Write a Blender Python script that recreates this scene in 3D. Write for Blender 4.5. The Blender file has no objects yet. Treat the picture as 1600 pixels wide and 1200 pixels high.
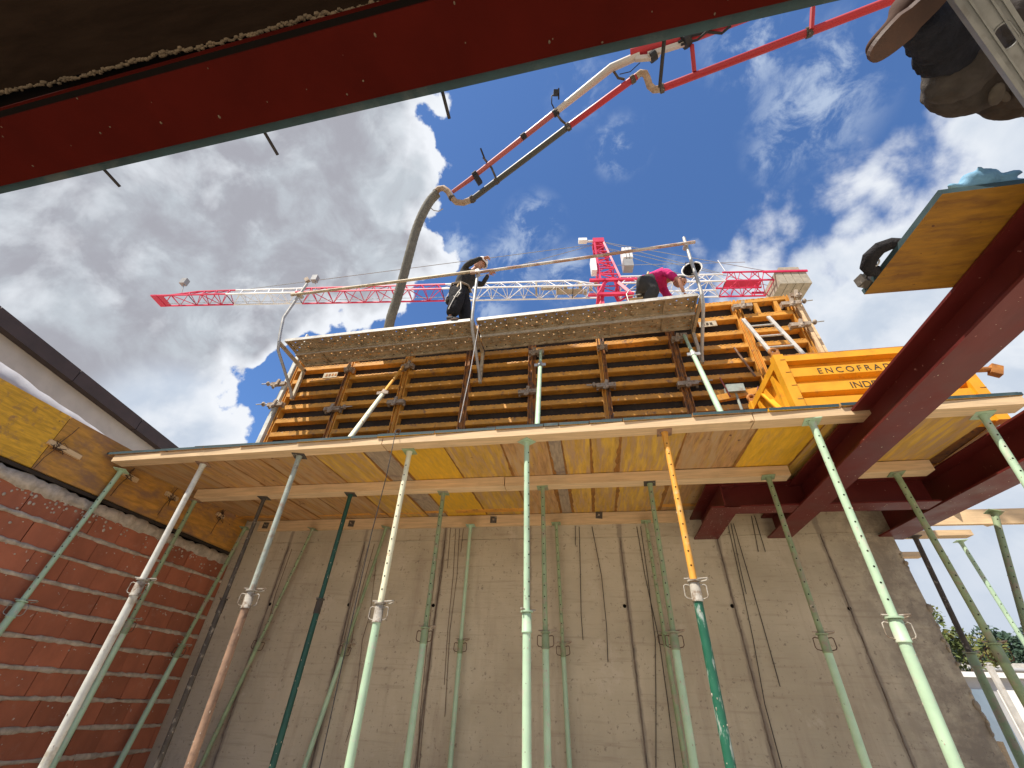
import bpy, bmesh, math, random
from mathutils import Vector, Matrix, Quaternion
random.seed(7)
R = math.radians
sc = bpy.context.scene
COL = sc.collection
ZO = 1.25                      # camera height above the floor; all coordinates below are relative to the lens

# ------------------------------------------------------------------ camera
CR = Vector((0.98573677, 0.1647847, 0.03419087))
CU = Vector((0.07287003, -0.60104336, 0.79588745))
CF = Vector((-0.15170027, 0.78204404, 0.60447841))
FPX = 658.74
cam_d = bpy.data.cameras.new('camera')
cam = bpy.data.objects.new('camera', cam_d)
COL.objects.link(cam)
cam.matrix_world = Matrix(((CR.x, CU.x, -CF.x, 0), (CR.y, CU.y, -CF.y, 0), (CR.z, CU.z, -CF.z, ZO), (0, 0, 0, 1)))
cam_d.sensor_width = 36.0
cam_d.lens = FPX * 36 / 1600
cam_d.clip_start = 0.05
cam_d.clip_end = 2000
sc.camera = cam

def ray(x, y): return CR * ((x - 800) / FPX) - CU * ((y - 600) / FPX) + CF
def onY(x, y, Y): d = ray(x, y); return d * (Y / d.y)
def onZ(x, y, Z): d = ray(x, y); return d * (Z / d.z)
def onX(x, y, X): d = ray(x, y); return d * (X / d.x)
def onD(x, y, D): return ray(x, y) * D

# ------------------------------------------------------------------ light
SUN = Vector((-0.30, -0.385, 0.87)).normalized()
EXPO = 0.88
SKY = 0.10
EV = 2 ** EXPO
sun_d = bpy.data.lights.new('sun', 'SUN')
sun_d.energy = 4.3
sun_d.angle = R(0.5)
sun_d.color = (1.0, 0.93, 0.83)
sun = bpy.data.objects.new('sun', sun_d)
COL.objects.link(sun)
sun.rotation_euler = SUN.to_track_quat('Z', 'Y').to_euler()
sun.location = (0, 0, 30)
sc.view_settings.view_transform = 'Standard'
sc.view_settings.look = 'None'
sc.view_settings.gamma = 1
sc.view_settings.use_curve_mapping = False
sc.view_settings.exposure = EXPO
sc.cycles.max_bounces = 8
sc.cycles.diffuse_bounces = 5

world = bpy.data.worlds.new('World')
sc.world = world
world.use_nodes = True
wt = world.node_tree
wt.nodes.clear()

class NT:
    """little helper that wires nodes"""
    def __init__(s, t): s.t = t
    def n(s, typ, **kw):
        nd = s.t.nodes.new(typ)
        for k, v in kw.items(): setattr(nd, k, v)
        return nd
    def put(s, sock, v):
        if v is None: return
        if isinstance(v, bpy.types.NodeSocket): s.t.links.new(v, sock)
        else:
            if isinstance(v, (tuple, list)) and sock.type == 'RGBA' and len(v) == 3: v = (*v, 1)
            sock.default_value = v
    def math(s, op, a, b=None, c=None, clamp=False):
        nd = s.n('ShaderNodeMath', operation=op, use_clamp=clamp)
        for i, v in enumerate((a, b, c)): s.put(nd.inputs[i], v)
        return nd.outputs[0]
    def dot(s, v, c):
        nd = s.n('ShaderNodeVectorMath', operation='DOT_PRODUCT')
        s.put(nd.inputs[0], v); nd.inputs[1].default_value = tuple(c)
        return nd.outputs['Value']
    def ramp(s, v, a, b, lo=0., hi=1., smooth=True):
        nd = s.n('ShaderNodeMapRange')
        nd.interpolation_type = 'SMOOTHSTEP' if smooth else 'LINEAR'
        s.put(nd.inputs[0], v)
        for i, q in enumerate((a, b, lo, hi)): s.put(nd.inputs[i + 1], q)
        return nd.outputs[0]
    def mix(s, f, a, b, typ='MIX'):
        nd = s.n('ShaderNodeMix', data_type='RGBA', blend_type=typ)
        s.put(nd.inputs[0], f); s.put(nd.inputs[6], a); s.put(nd.inputs[7], b)
        return nd.outputs[2]
    def noise(s, vec, scale, detail=5., rough=.55, dist=0., typ='FBM', lac=2.):
        nd = s.n('ShaderNodeTexNoise')
        nd.noise_dimensions = '3D'
        try: nd.noise_type = typ
        except Exception: pass
        s.put(nd.inputs['Vector'], vec)
        for k, q in (('Scale', scale), ('Detail', detail), ('Roughness', rough), ('Distortion', dist), ('Lacunarity', lac)):
            nd.inputs[k].default_value = q
        return nd.outputs[0]
    def vmap(s, vec, scale=(1, 1, 1), loc=(0, 0, 0), rot=(0, 0, 0)):
        nd = s.n('ShaderNodeMapping')
        s.put(nd.inputs[0], vec)
        nd.inputs[1].default_value = loc; nd.inputs[2].default_value = rot; nd.inputs[3].default_value = scale
        return nd.outputs[0]

def build_sky():
    w = NT(wt)
    D = w.n('ShaderNodeTexCoord').outputs['Generated']
    sky = w.n('ShaderNodeTexSky', sky_type='NISHITA')
    sky.sun_disc = False
    sky.sun_elevation = math.asin(SUN.z)
    sky.sun_rotation = math.atan2(SUN.x, SUN.y)
    sky.altitude = 700
    sky.air_density = 1.0; sky.dust_density = 0.4; sky.ozone_density = 2.2
    def u(x, y): return ray(x, y).normalized()
    def plane(p, q, inside):
        n = u(*p).cross(u(*q)).normalized()
        if n.dot(u(*inside)) < 0: n = -n
        return w.dot(D, n)
    g = lambda c: tuple(q / (EV * SKY) for q in c)
    big = w.noise(D, 3.3, 6, .56, .25)
    mid = w.noise(w.vmap(D, loc=(3.1, 1.7, .4)), 7.5, 6, .58, .3)
    fine = w.noise(w.vmap(D, loc=(.3, 5.7, 2.4)), 17, 5, .62, .2)
    def puff(k, loc):
        nd = w.n('ShaderNodeTexVoronoi'); nd.feature = 'F1'; nd.inputs['Scale'].default_value = k
        wv = w.n('ShaderNodeVectorMath', operation='ADD'); sc_ = w.n('ShaderNodeVectorMath', operation='SCALE'); nn = w.n('ShaderNodeTexNoise'); nn.inputs['Scale'].default_value = k * .7; nn.inputs['Detail'].default_value = 2
        w.put(nn.inputs['Vector'], D); w.put(sc_.inputs[0], nn.outputs['Color']); sc_.inputs['Scale'].default_value = .9 / k
        w.put(wv.inputs[0], w.vmap(D, loc=loc)); w.put(wv.inputs[1], sc_.outputs[0]); w.put(nd.inputs['Vector'], wv.outputs[0])
        return w.math('SUBTRACT', .42, nd.outputs['Distance'])
    lump = w.math('ADD', w.math('MULTIPLY', puff(9, (.2, .6, .1)), .20), w.math('MULTIPLY', puff(21, (.7, .1, .4)), .13))
    nz = w.math('ADD', w.math('MULTIPLY', w.math('SUBTRACT', big, .5), .42),
                w.math('ADD', w.math('MULTIPLY', w.math('SUBTRACT', mid, .5), .34), w.math('MULTIPLY', w.math('SUBTRACT', fine, .5), .16)))
    # the big grey cumulus: everything left of two great circles
    left = w.math('MINIMUM', plane((668, 60), (712, 430), (300, 300)), plane((700, 425), (385, 640), (300, 300)))
    right = w.math('MINIMUM', w.math('ADD', w.math('MULTIPLY', plane((1105, 430), (1475, 140), (1500, 400)), 1.25), .07), .36)
    left = w.math('MULTIPLY', w.ramp(left, -.25, .25, -.5, .5), .95)
    left = w.math('SUBTRACT', left, w.ramp(w.math('ARCCOSINE', w.dot(D, u(505, 600))), .16, .02, 0, .42))
    low = w.ramp(w.math('ARCCOSINE', w.dot(D, u(270, 690))), .30, .02, -.5, .34)
    m = w.math('SMOOTH_MAX', w.math('SMOOTH_MAX', left, low, .12), right, .06)
    dens = w.math('ADD', m, w.math('ADD', nz, lump))
    soft = w.ramp(right, -.15, .02, 0, .8)                       # the right-hand cloud is thinner and frayed
    alpha = w.ramp(dens, w.math('MULTIPLY', soft, -.02), w.math('ADD', .035, w.math('MULTIPLY', soft, .15)))
    # thin wisps
    wis = None
    for (x, y, r, a) in ((968, 230, .075, .8), (1270, 165, .13, .75), (1215, 240, .07, .6), (1180, 60, .11, .8), (1300, 110, .10, .7), (835, 350, .085, .85),
                         (885, 430, .09, .75), (800, 410, .10, .7), (715, 385, .06, .8), (905, 140, .08, .5), (1120, 470, .12, .7), (1050, 430, .07, .5), (760, 480, .09, .6)):
        b = w.math('MULTIPLY', w.ramp(w.math('ARCCOSINE', w.dot(D, u(x, y))), r, r * .15), a)
        wis = b if wis is None else w.math('MAXIMUM', wis, b)
    wn = w.noise(w.vmap(D, scale=(1, 1, 1.3), loc=(1.2, .1, 3.3)), 12, 7, .64, .35)
    wis = w.math('MULTIPLY', w.math('MULTIPLY', wis, w.ramp(wn, .43, .66)), .9)
    # relief: the same noise a little towards the sun
    off = tuple(SUN * .05)
    mid2 = w.noise(w.vmap(D, loc=(3.1 + off[0], 1.7 + off[1], .4 + off[2])), 7.5, 4, .58, .3)
    big2 = w.noise(w.vmap(D, loc=off), 3.3, 4, .56, .25)
    rel = w.math('ADD', w.math('MULTIPLY', w.math('SUBTRACT', mid, mid2), 1.3), w.math('MULTIPLY', w.math('SUBTRACT', big, big2), 1.6))
    thick = w.ramp(dens, .03, .24)
    grey = w.mix(w.ramp(mid, .38, .66), g((.41, .415, .465)), g((.57, .62, .675)))
    grey = w.mix(w.ramp(big, .58, .75), grey, g((.46, .46, .49)))
    pale = w.mix(w.ramp(mid, .3, .7), g((.58, .66, .78)), g((.80, .85, .92)))
    body = w.mix(w.math('MULTIPLY', w.ramp(left, -.12, .06), w.ramp(low, .18, -.15, .05, 1)), pale, grey)
    col = w.mix(w.math('SUBTRACT', thick, w.math('MULTIPLY', rel, 1.5), clamp=True), g((.90, .93, .98)), body)
    clear = w.mix(1.0, sky.outputs[0], (.61, .80, 1.02), 'MULTIPLY')
    res = w.mix(alpha, w.mix(wis, clear, g((.66, .76, .9))), col)
    # pale air towards the horizon
    z = w.n('ShaderNodeSeparateXYZ'); w.put(z.inputs[0], D)
    res = w.mix(w.ramp(z.outputs[2], .42, .04, 0, .75), res, g((.56, .64, .76)))
    bg = w.n('ShaderNodeBackground')
    w.put(bg.inputs[0], res); bg.inputs[1].default_value = SKY
    out = w.n('ShaderNodeOutputWorld')
    w.put(out.inputs[0], bg.outputs[0])
build_sky()

# ------------------------------------------------------------------ materials
MATS = {}
def mat(name, base, var=.18, scale=6, stretch=(1, 1, 1), rough=.7, metal=0., bump=.15, dirt=None, dirt_lo=.5, dirt_hi=.7, dirt_scale=5,
        dirt_stretch=None, rnd=.0, hue=None, spots=None, detail=6, bscale=None, spec=.4, bdist=.01):
    m = bpy.data.materials.new(name); m.use_nodes = True
    t = m.node_tree; t.nodes.clear(); w = NT(t)
    out = w.n('ShaderNodeOutputMaterial'); b = w.n('ShaderNodeBsdfPrincipled')
    t.links.new(b.outputs[0], out.inputs[0])
    oc = w.n('ShaderNodeTexCoord').outputs['Object']
    info = w.n('ShaderNodeObjectInfo')
    add = w.n('ShaderNodeVectorMath', operation='ADD')
    mul = w.n('ShaderNodeVectorMath', operation='SCALE')
    cmb = w.n('ShaderNodeCombineXYZ')
    for i in range(3): w.put(cmb.inputs[i], info.outputs['Random'])
    w.put(mul.inputs[0], cmb.outputs[0]); mul.inputs['Scale'].default_value = 17.0
    w.put(add.inputs[0], oc); w.put(add.inputs[1], mul.outputs[0])
    v = add.outputs[0]
    n1 = w.noise(w.vmap(v, stretch), scale, detail, .6, .3)
    lo = tuple(c * (1 - var) for c in base); hi = tuple(min(1, c * (1 + var)) for c in base)
    col = w.mix(w.ramp(n1, .25, .75), lo, hi)
    if hue: col = w.mix(w.ramp(w.noise(w.vmap(v, stretch, (4, 2, 9)), scale * .35, 3, .5), .45, .65), col, hue)
    if dirt:
        n2 = w.noise(w.vmap(v, dirt_stretch or (1, 1, 1), (7, 3, 1)), dirt_scale, 8, .65, .2)
        col = w.mix(w.ramp(n2, dirt_lo, dirt_hi), col, dirt)
    if spots:
        n3 = w.noise(w.vmap(v, loc=(2, 8, 5)), spots[1], 3, .5)
        col = w.mix(w.ramp(n3, spots[2], spots[2] + .05), col, spots[0])
    if rnd:
        k = w.ramp(info.outputs['Random'], 0, 1, 1 - rnd, 1 + rnd, False)
        cc = w.n('ShaderNodeCombineColor')
        for i in range(3): w.put(cc.inputs[i], k)
        col = w.mix(1.0, col, cc.outputs[0], 'MULTIPLY')
    w.put(b.inputs['Base Color'], col)
    b.inputs['Metallic'].default_value = metal
    w.put(b.inputs['Roughness'], w.ramp(n1, .2, .8, max(0, rough - .12), min(1, rough + .12)))
    b.inputs['Specular IOR Level'].default_value = spec
    if bump:
        bp = w.n('ShaderNodeBump'); bp.inputs['Strength'].default_value = bump; bp.inputs['Distance'].default_value = bdist
        nb = w.noise(w.vmap(v, stretch), bscale or scale * 3, 6, .65)
        w.put(bp.inputs['Height'], nb); w.put(b.inputs['Normal'], bp.outputs[0])
    MATS[name] = m
    return m

RUST = (.16, .06, .03); CEM = (.42, .38, .32)
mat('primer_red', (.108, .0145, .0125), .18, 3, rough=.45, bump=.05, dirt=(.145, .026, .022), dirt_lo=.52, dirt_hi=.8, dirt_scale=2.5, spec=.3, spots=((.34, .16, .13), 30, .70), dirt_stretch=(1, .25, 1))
mat('primer_shaded', (.055, .0055, .0036), .15, 3, rough=.8, bump=.05, spots=((.3, .2, .16), 26, .77), spec=.03)  # the same red primer, with the shade under the deck put into its colour
mat('teal_paint', (.03, .06, .065), .25, 8, rough=.7, bump=.2, dirt=(.09, .11, .105), dirt_lo=.5, dirt_hi=.75)
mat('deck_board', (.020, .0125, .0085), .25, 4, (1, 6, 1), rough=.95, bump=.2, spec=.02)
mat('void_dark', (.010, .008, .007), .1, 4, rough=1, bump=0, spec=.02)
mat('foam', (.12, .088, .055), .3, 20, rough=.9, bump=.6)
mat('brick', (.36, .120, .064), .16, 5, (1, 1, .6), rough=.9, bump=.3, rnd=.13, dirt=(.40, .20, .14), dirt_lo=.56, dirt_hi=.85, dirt_scale=9, spots=((.5, .42, .36), 22, .70), bscale=30)
mat('mortar', (.47, .40, .32), .3, 14, rough=.95, bump=.8, dirt=(.33, .28, .22), dirt_lo=.5, dirt_hi=.7)
mat('timber', (.66, .47, .27), .16, 4, (.7, 9, 9), rough=.75, bump=.15, rnd=.1, spots=((.32, .19, .09), 7, .74), dirt=(.50, .36, .21), dirt_lo=.5, dirt_hi=.8, dirt_scale=2)
mat('timber_y', (.66, .47, .27), .16, 4, (9, .7, 9), rough=.75, bump=.15, rnd=.1, spots=((.32, .19, .09), 7, .74))
mat('board_yellow', (.60, .33, .03), .26, 5, (7, 1.2, 9), rough=.6, bump=.2, rnd=.1, dirt=(.30, .17, .075), dirt_lo=.50, dirt_hi=.74, dirt_scale=4, dirt_stretch=(1, 3, 3), spots=((.16, .07, .03), 9, .73))
mat('board_bright', (.66, .37, .025), .15, 5, (7, 1, 7), rough=.55, bump=.15, rnd=.06, dirt=(.52, .30, .07), dirt_lo=.53, dirt_hi=.7, dirt_scale=6, dirt_stretch=(3, .4, 1), spots=((.2, .1, .04), 11, .75))
mat('board_worn', (.42, .235, .098), .30, 5, (7, .8, 7), rough=.8, bump=.3, rnd=.22, hue=(.46, .30, .155), dirt=(.50, .29, .06), dirt_lo=.50, dirt_hi=.70, dirt_scale=6, dirt_stretch=(4, .35, 1), spots=((.18, .09, .05), 10, .70))
mat('board_half', (.52, .305, .05), .22, 5, (7, 1, 7), rough=.7, bump=.25, rnd=.1, hue=(.66, .40, .06), dirt=(.43, .27, .15), dirt_lo=.40, dirt_hi=.68, dirt_scale=6, dirt_stretch=(4, .35, 1), spots=((.2, .1, .05), 9, .72))
mat('joint_stain', (.27, .115, .022), .35, 9, (3, 1, 3), rough=.7, bump=.2)
mat('seam_dark', (.185, .145, .115), .3, 14, rough=.95, bump=.6)
mat('board_grey', (.34, .26, .18), .25, 6, (7, 1, 7), rough=.85, bump=.3, dirt=(.22, .16, .13), dirt_lo=.5, dirt_hi=.7)
mat('board_side', (.50, .25, .05), .28, 5, (7, 1, 6), rough=.7, bump=.2, rnd=.15, dirt=(.27, .15, .085), dirt_lo=.42, dirt_hi=.66, dirt_scale=3, dirt_stretch=(1, .8, 1.6), spots=((.16, .08, .04), 8, .71))
mat('board_flat', (.27, .125, .010), .2, 5, (1, 9, 9), rough=.6, bump=.15, dirt=(.17, .072, .011), dirt_lo=.45, dirt_hi=.7, dirt_scale=4, dirt_stretch=(1, 4, 4), spots=((.10, .035, .01), 17, .69))
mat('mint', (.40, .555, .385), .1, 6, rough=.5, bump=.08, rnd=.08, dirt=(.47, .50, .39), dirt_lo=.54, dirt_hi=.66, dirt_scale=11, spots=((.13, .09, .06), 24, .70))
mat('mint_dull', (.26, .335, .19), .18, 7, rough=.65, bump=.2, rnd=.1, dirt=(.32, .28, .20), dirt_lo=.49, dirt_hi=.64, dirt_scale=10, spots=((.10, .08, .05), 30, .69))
mat('prop_white', (.62, .62, .56), .15, 6, rough=.6, bump=.15, dirt=(.42, .38, .30), dirt_lo=.52, dirt_hi=.7, dirt_scale=8, spots=(RUST, 18, .73))
mat('prop_cream', (.72, .70, .50), .12, 7, rough=.6, bump=.2, dirt=(.45, .30, .17), dirt_lo=.60, dirt_hi=.70, dirt_scale=11, spots=((.3, .08, .03), 12, .72))
mat('prop_rust', (.30, .185, .12), .25, 8, rough=.8, bump=.3, dirt=(.16, .10, .07), dirt_lo=.5, dirt_hi=.7, dirt_scale=10)
mat('prop_greygreen', (.33, .37, .32), .2, 8, rough=.7, bump=.25, dirt=(.26, .20, .15), dirt_lo=.5, dirt_hi=.68, dirt_scale=9)
mat('prop_dark', (.075, .062, .05), .3, 9, rough=.8, bump=.3, dirt=(.24, .21, .17), dirt_lo=.56, dirt_hi=.66, dirt_scale=14)
mat('prop_deepgreen', (.014, .072, .055), .15, 8, rough=.55, bump=.12, dirt=(.05, .11, .08), dirt_lo=.62, dirt_hi=.8, dirt_scale=12)
mat('prop_greenpaint', (.012, .105, .06), .15, 8, rough=.55, bump=.2, dirt=(.30, .36, .32), dirt_lo=.53, dirt_hi=.63, dirt_scale=15, dirt_stretch=(1, 1, .35))
mat('prop_orange', (.72, .34, .05), .12, 8, rough=.6, bump=.15, dirt=(.66, .45, .20), dirt_lo=.5, dirt_hi=.75, dirt_scale=8)
mat('galv', (.46, .45, .42), .15, 8, rough=.5, metal=.35, bump=.1, dirt=(.34, .29, .22), dirt_lo=.52, dirt_hi=.75, dirt_scale=8)
mat('galv_old', (.52, .44, .31), .2, 8, rough=.65, metal=.15, bump=.15, dirt=(.26, .18, .10), dirt_lo=.5, dirt_hi=.7, dirt_scale=9)
mat('zinc_white', (.56, .53, .47), .18, 10, rough=.5, metal=.1, bump=.15, dirt=(.4, .3, .2), dirt_lo=.58, dirt_hi=.72, dirt_scale=14)
mat('collar_steel', (.36, .33, .28), .2, 12, rough=.7, metal=.05, bump=.25, dirt=(.17, .12, .08), dirt_lo=.46, dirt_hi=.62, dirt_scale=18)
mat('galv_grey', (.23, .235, .225), .18, 7, rough=.55, metal=.15, bump=.15, dirt=(.15, .145, .135), dirt_lo=.5, dirt_hi=.7, dirt_scale=7)
mat('rust_wire', (.10, .055, .035), .3, 20, rough=.85, bump=0)
mat('dark_wire', (.035, .03, .028), .3, 20, rough=.8, bump=0)
mat('rusty_tube', (.42, .26, .18), .3, 8, (2, 8, 8), rough=.7, bump=.2, dirt=(.62, .58, .52), dirt_lo=.5, dirt_hi=.6, dirt_scale=3, dirt_stretch=(.6, 1, 1))
mat('form_orange', (.60, .275, .04), .2, 6, rough=.55, bump=.15, rnd=.08, dirt=(.26, .13, .06), dirt_lo=.54, dirt_hi=.70, dirt_scale=9, spots=((.55, .45, .33), 24, .69))
mat('form_old', (.38, .15, .035), .3, 6, rough=.7, bump=.25, rnd=.12, dirt=(.15, .085, .055), dirt_lo=.45, dirt_hi=.6, dirt_scale=8)
mat('form_ply', (.042, .033, .027), .25, 5, (1, 1, 3), rough=.8, bump=.1, spec=.08, dirt=(.075, .06, .05), dirt_lo=.55, dirt_hi=.75, dirt_scale=3)
mat('clamp_steel', (.36, .29, .22), .25, 12, rough=.75, bump=.3, dirt=(.20, .13, .08), dirt_lo=.48, dirt_hi=.66, dirt_scale=16)
mat('crate_yellow', (.80, .36, .018), .12, 5, rough=.45, bump=.08, dirt=(.55, .25, .03), dirt_lo=.56, dirt_hi=.75, dirt_scale=7, spots=((.22, .08, .03), 22, .735))
mat('crate_rust', (.38, .15, .03), .3, 10, rough=.75, bump=.25, dirt=(.18, .08, .04), dirt_lo=.5, dirt_hi=.65, dirt_scale=14)
mat('letter_dark', (.06, .04, .02), .2, 10, rough=.7, bump=0)
mat('crane_red', (.62, .025, .085), .12, .7, rough=.5, bump=0, detail=1, spec=.45)
mat('crane_white', (.78, .77, .76), .12, .7, rough=.5, bump=0, detail=1, spec=.45)
mat('crane_block', (.38, .33, .25), .2, 3, rough=.85, bump=.1)
mat('crane_grey', (.30, .30, .30), .1, 3, rough=.6, bump=0)
mat('boom_red', (.40, .022, .03), .12, .7, rough=.5, bump=0, detail=1, spec=.45)
mat('boom_pink', (.42, .11, .10), .12, .7, rough=.5, bump=0, detail=1, spec=.45)
mat('boom_white', (.50, .45, .40), .12, .7, rough=.5, bump=0, detail=1, spec=.45)
mat('pipe_dark', (.06, .06, .05), .12, .7, rough=.5, bump=0, detail=1, spec=.45)
mat('pipe_elbow', (.36, .25, .16), .3, 9, rough=.7, bump=.2, dirt=(.42, .38, .32), dirt_lo=.5, dirt_hi=.65, dirt_scale=9)
mat('hose', (.16, .152, .125), .25, 9, rough=.85, bump=.3, dirt=(.25, .235, .20), dirt_lo=.55, dirt_hi=.75, dirt_scale=7)
mat('rubber_black', (.022, .021, .022), .2, 8, rough=.7, bump=.1)
mat('cloth_black', (.024, .023, .025), .3, 14, rough=.95, bump=.8, bdist=.04, bscale=14, spec=.15, dirt=(.16, .15, .14), dirt_lo=.63, dirt_hi=.74, dirt_scale=8)
mat('cloth_dark', (.040, .038, .036), .3, 14, rough=.95, bump=.4)
mat('cloth_navy', (.026, .027, .034), .3, 14, rough=.95, bump=.9, bdist=.05, bscale=12, spec=.08)
mat('cloth_taupe', (.072, .063, .056), .25, 12, rough=.95, bump=.7, bdist=.03, bscale=11, spec=.1, dirt=(.105, .095, .082), dirt_lo=.55, dirt_hi=.75, dirt_scale=6)
mat('cloth_highlight', (.105, .094, .078), .2, 12, rough=.95, bump=.7, bdist=.02, bscale=14, spec=.1)  # paler trouser cloth, a highlight put into the colour
mat('cloth_pink', (.62, .022, .18), .15, 12, rough=.9, bump=.8, bdist=.04, bscale=12)
mat('skin', (.52, .27, .18), .1, 14, rough=.6, bump=.05)
mat('leather', (.075, .042, .03), .2, 9, rough=.85, bump=.2, spec=.1)
mat('sole', (.085, .046, .032), .2, 12, rough=.75, bump=.3)
mat('helmet_white', (.82, .81, .78), .05, 8, rough=.35, bump=0)
mat('glove_blue', (.16, .34, .50), .18, 12, rough=.8, bump=.4)
mat('tan_wood', (.60, .42, .22), .2, 10, (1, 1, 4), rough=.7, bump=.1)
mat('render_white', (.64, .57, .49), .1, 3, rough=.9, bump=.25, dirt=(.52, .45, .37), dirt_lo=.5, dirt_hi=.8, dirt_scale=2.5)
mat('membrane', (.50, .49, .50), .08, 4, rough=.7, bump=.2)
mat('coping', (.085, .062, .058), .2, 4, rough=.8, bump=.2)
mat('glass_blue', (.20, .26, .32), .15, 2, rough=.15, bump=0, spec=.6)
mat('house_grey', (.42, .42, .42), .1, 3, rough=.8, bump=.1)
mat('leaf', (.075, .10, .022), .4, 3, rough=.7, bump=0, hue=(.12, .11, .02))
mat('leaf_pine', (.03, .06, .035), .4, 3, rough=.7, bump=0)
mat('bark', (.12, .085, .06), .3, 8, (1, 1, .3), rough=.9, bump=.4)
mat('floor_concrete', (.56, .49, .39), .15, 2, rough=.9, bump=.1, dirt=(.36, .32, .27), dirt_lo=.5, dirt_hi=.8, dirt_scale=1.5)
mat('earth', (.34, .29, .22), .25, 1.2, rough=.95, bump=.2)

def concrete_mat():
    m = bpy.data.materials.new('cast_concrete'); m.use_nodes = True
    t = m.node_tree; t.nodes.clear(); w = NT(t)
    out = w.n('ShaderNodeOutputMaterial'); b = w.n('ShaderNodeBsdfPrincipled'); t.links.new(b.outputs[0], out.inputs[0])
    v = w.n('ShaderNodeTexCoord').outputs['Object']
    big = w.noise(v, .9, 6, .6, .4)
    col = w.mix(w.ramp(big, .3, .7), (.42, .36, .262), (.55, .48, .36))
    col = w.mix(w.ramp(w.noise(w.vmap(v, (1, 1, .12)), 5, 8, .65), .48, .72, 0, .6), col, (.33, .26, .195))        # vertical runs
    col = w.mix(w.ramp(w.noise(w.vmap(v, (.35, 1, 5)), 5, 7, .6), .52, .72, 0, .40), col, (.30, .23, .17))       # lift lines
    col = w.mix(w.ramp(w.noise(w.vmap(v, loc=(5, 2, 8)), 2.1, 9, .74, .1), .56, .70, 0, .6), col, (.58, .51, .41)) # pale cement bloom
    col = w.mix(w.ramp(w.noise(w.vmap(v, loc=(1, 2, 3)), 1.4, 9, .74, .15), .60, .74, 0, .35), col, (.25, .205, .17))
    col = w.mix(w.ramp(w.noise(w.vmap(v, loc=(9, 2, 3)), 24, 5, .65), .60, .68, 0, .6), col, (.17, .135, .11))     # bug holes
    sx = w.n('ShaderNodeSeparateXYZ'); w.put(sx.inputs[0], v)
    fr = w.math('ABSOLUTE', w.math('SUBTRACT', w.math('FRACT', w.math('ADD', w.math('DIVIDE', w.math('ADD', sx.outputs[0], 3.553), 1.2), .5)), .5))
    ragg = w.math('ADD', .022, w.math('MULTIPLY', w.math('SUBTRACT', w.noise(w.vmap(v, (1, 1, .5), (4, 4, 4)), 7, 6, .7), .5), .075))
    col = w.mix(w.math('MULTIPLY', w.ramp(w.math('SUBTRACT', fr, ragg), .012, -.008), .62), col, (.21, .17, .14))         # grout smears beside the shutter joints
    rough_edge = w.math('MULTIPLY', w.ramp(sx.outputs[0], 3.35, 4.25), w.ramp(w.noise(w.vmap(v, loc=(3, 3, 3)), 4, 9, .74, .1), .34, .62))
    col = w.mix(w.math('MULTIPLY', rough_edge, .72), col, (.20, .165, .135))                                      # darker, rougher end of the pour
    w.put(b.inputs['Base Color'], col); b.inputs['Roughness'].default_value = .88; b.inputs['Specular IOR Level'].default_value = .25
    bp = w.n('ShaderNodeBump'); bp.inputs['Strength'].default_value = .35; bp.inputs['Distance'].default_value = .015
    h = w.math('ADD', w.noise(w.vmap(v, (.4, 1, 3)), 9, 9, .7), w.math('MULTIPLY', rough_edge, w.noise(v, 22, 6, .7)))
    w.put(bp.inputs['Height'], h); w.put(b.inputs['Normal'], bp.outputs[0])
    MATS['cast_concrete'] = m
concrete_mat()

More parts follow.
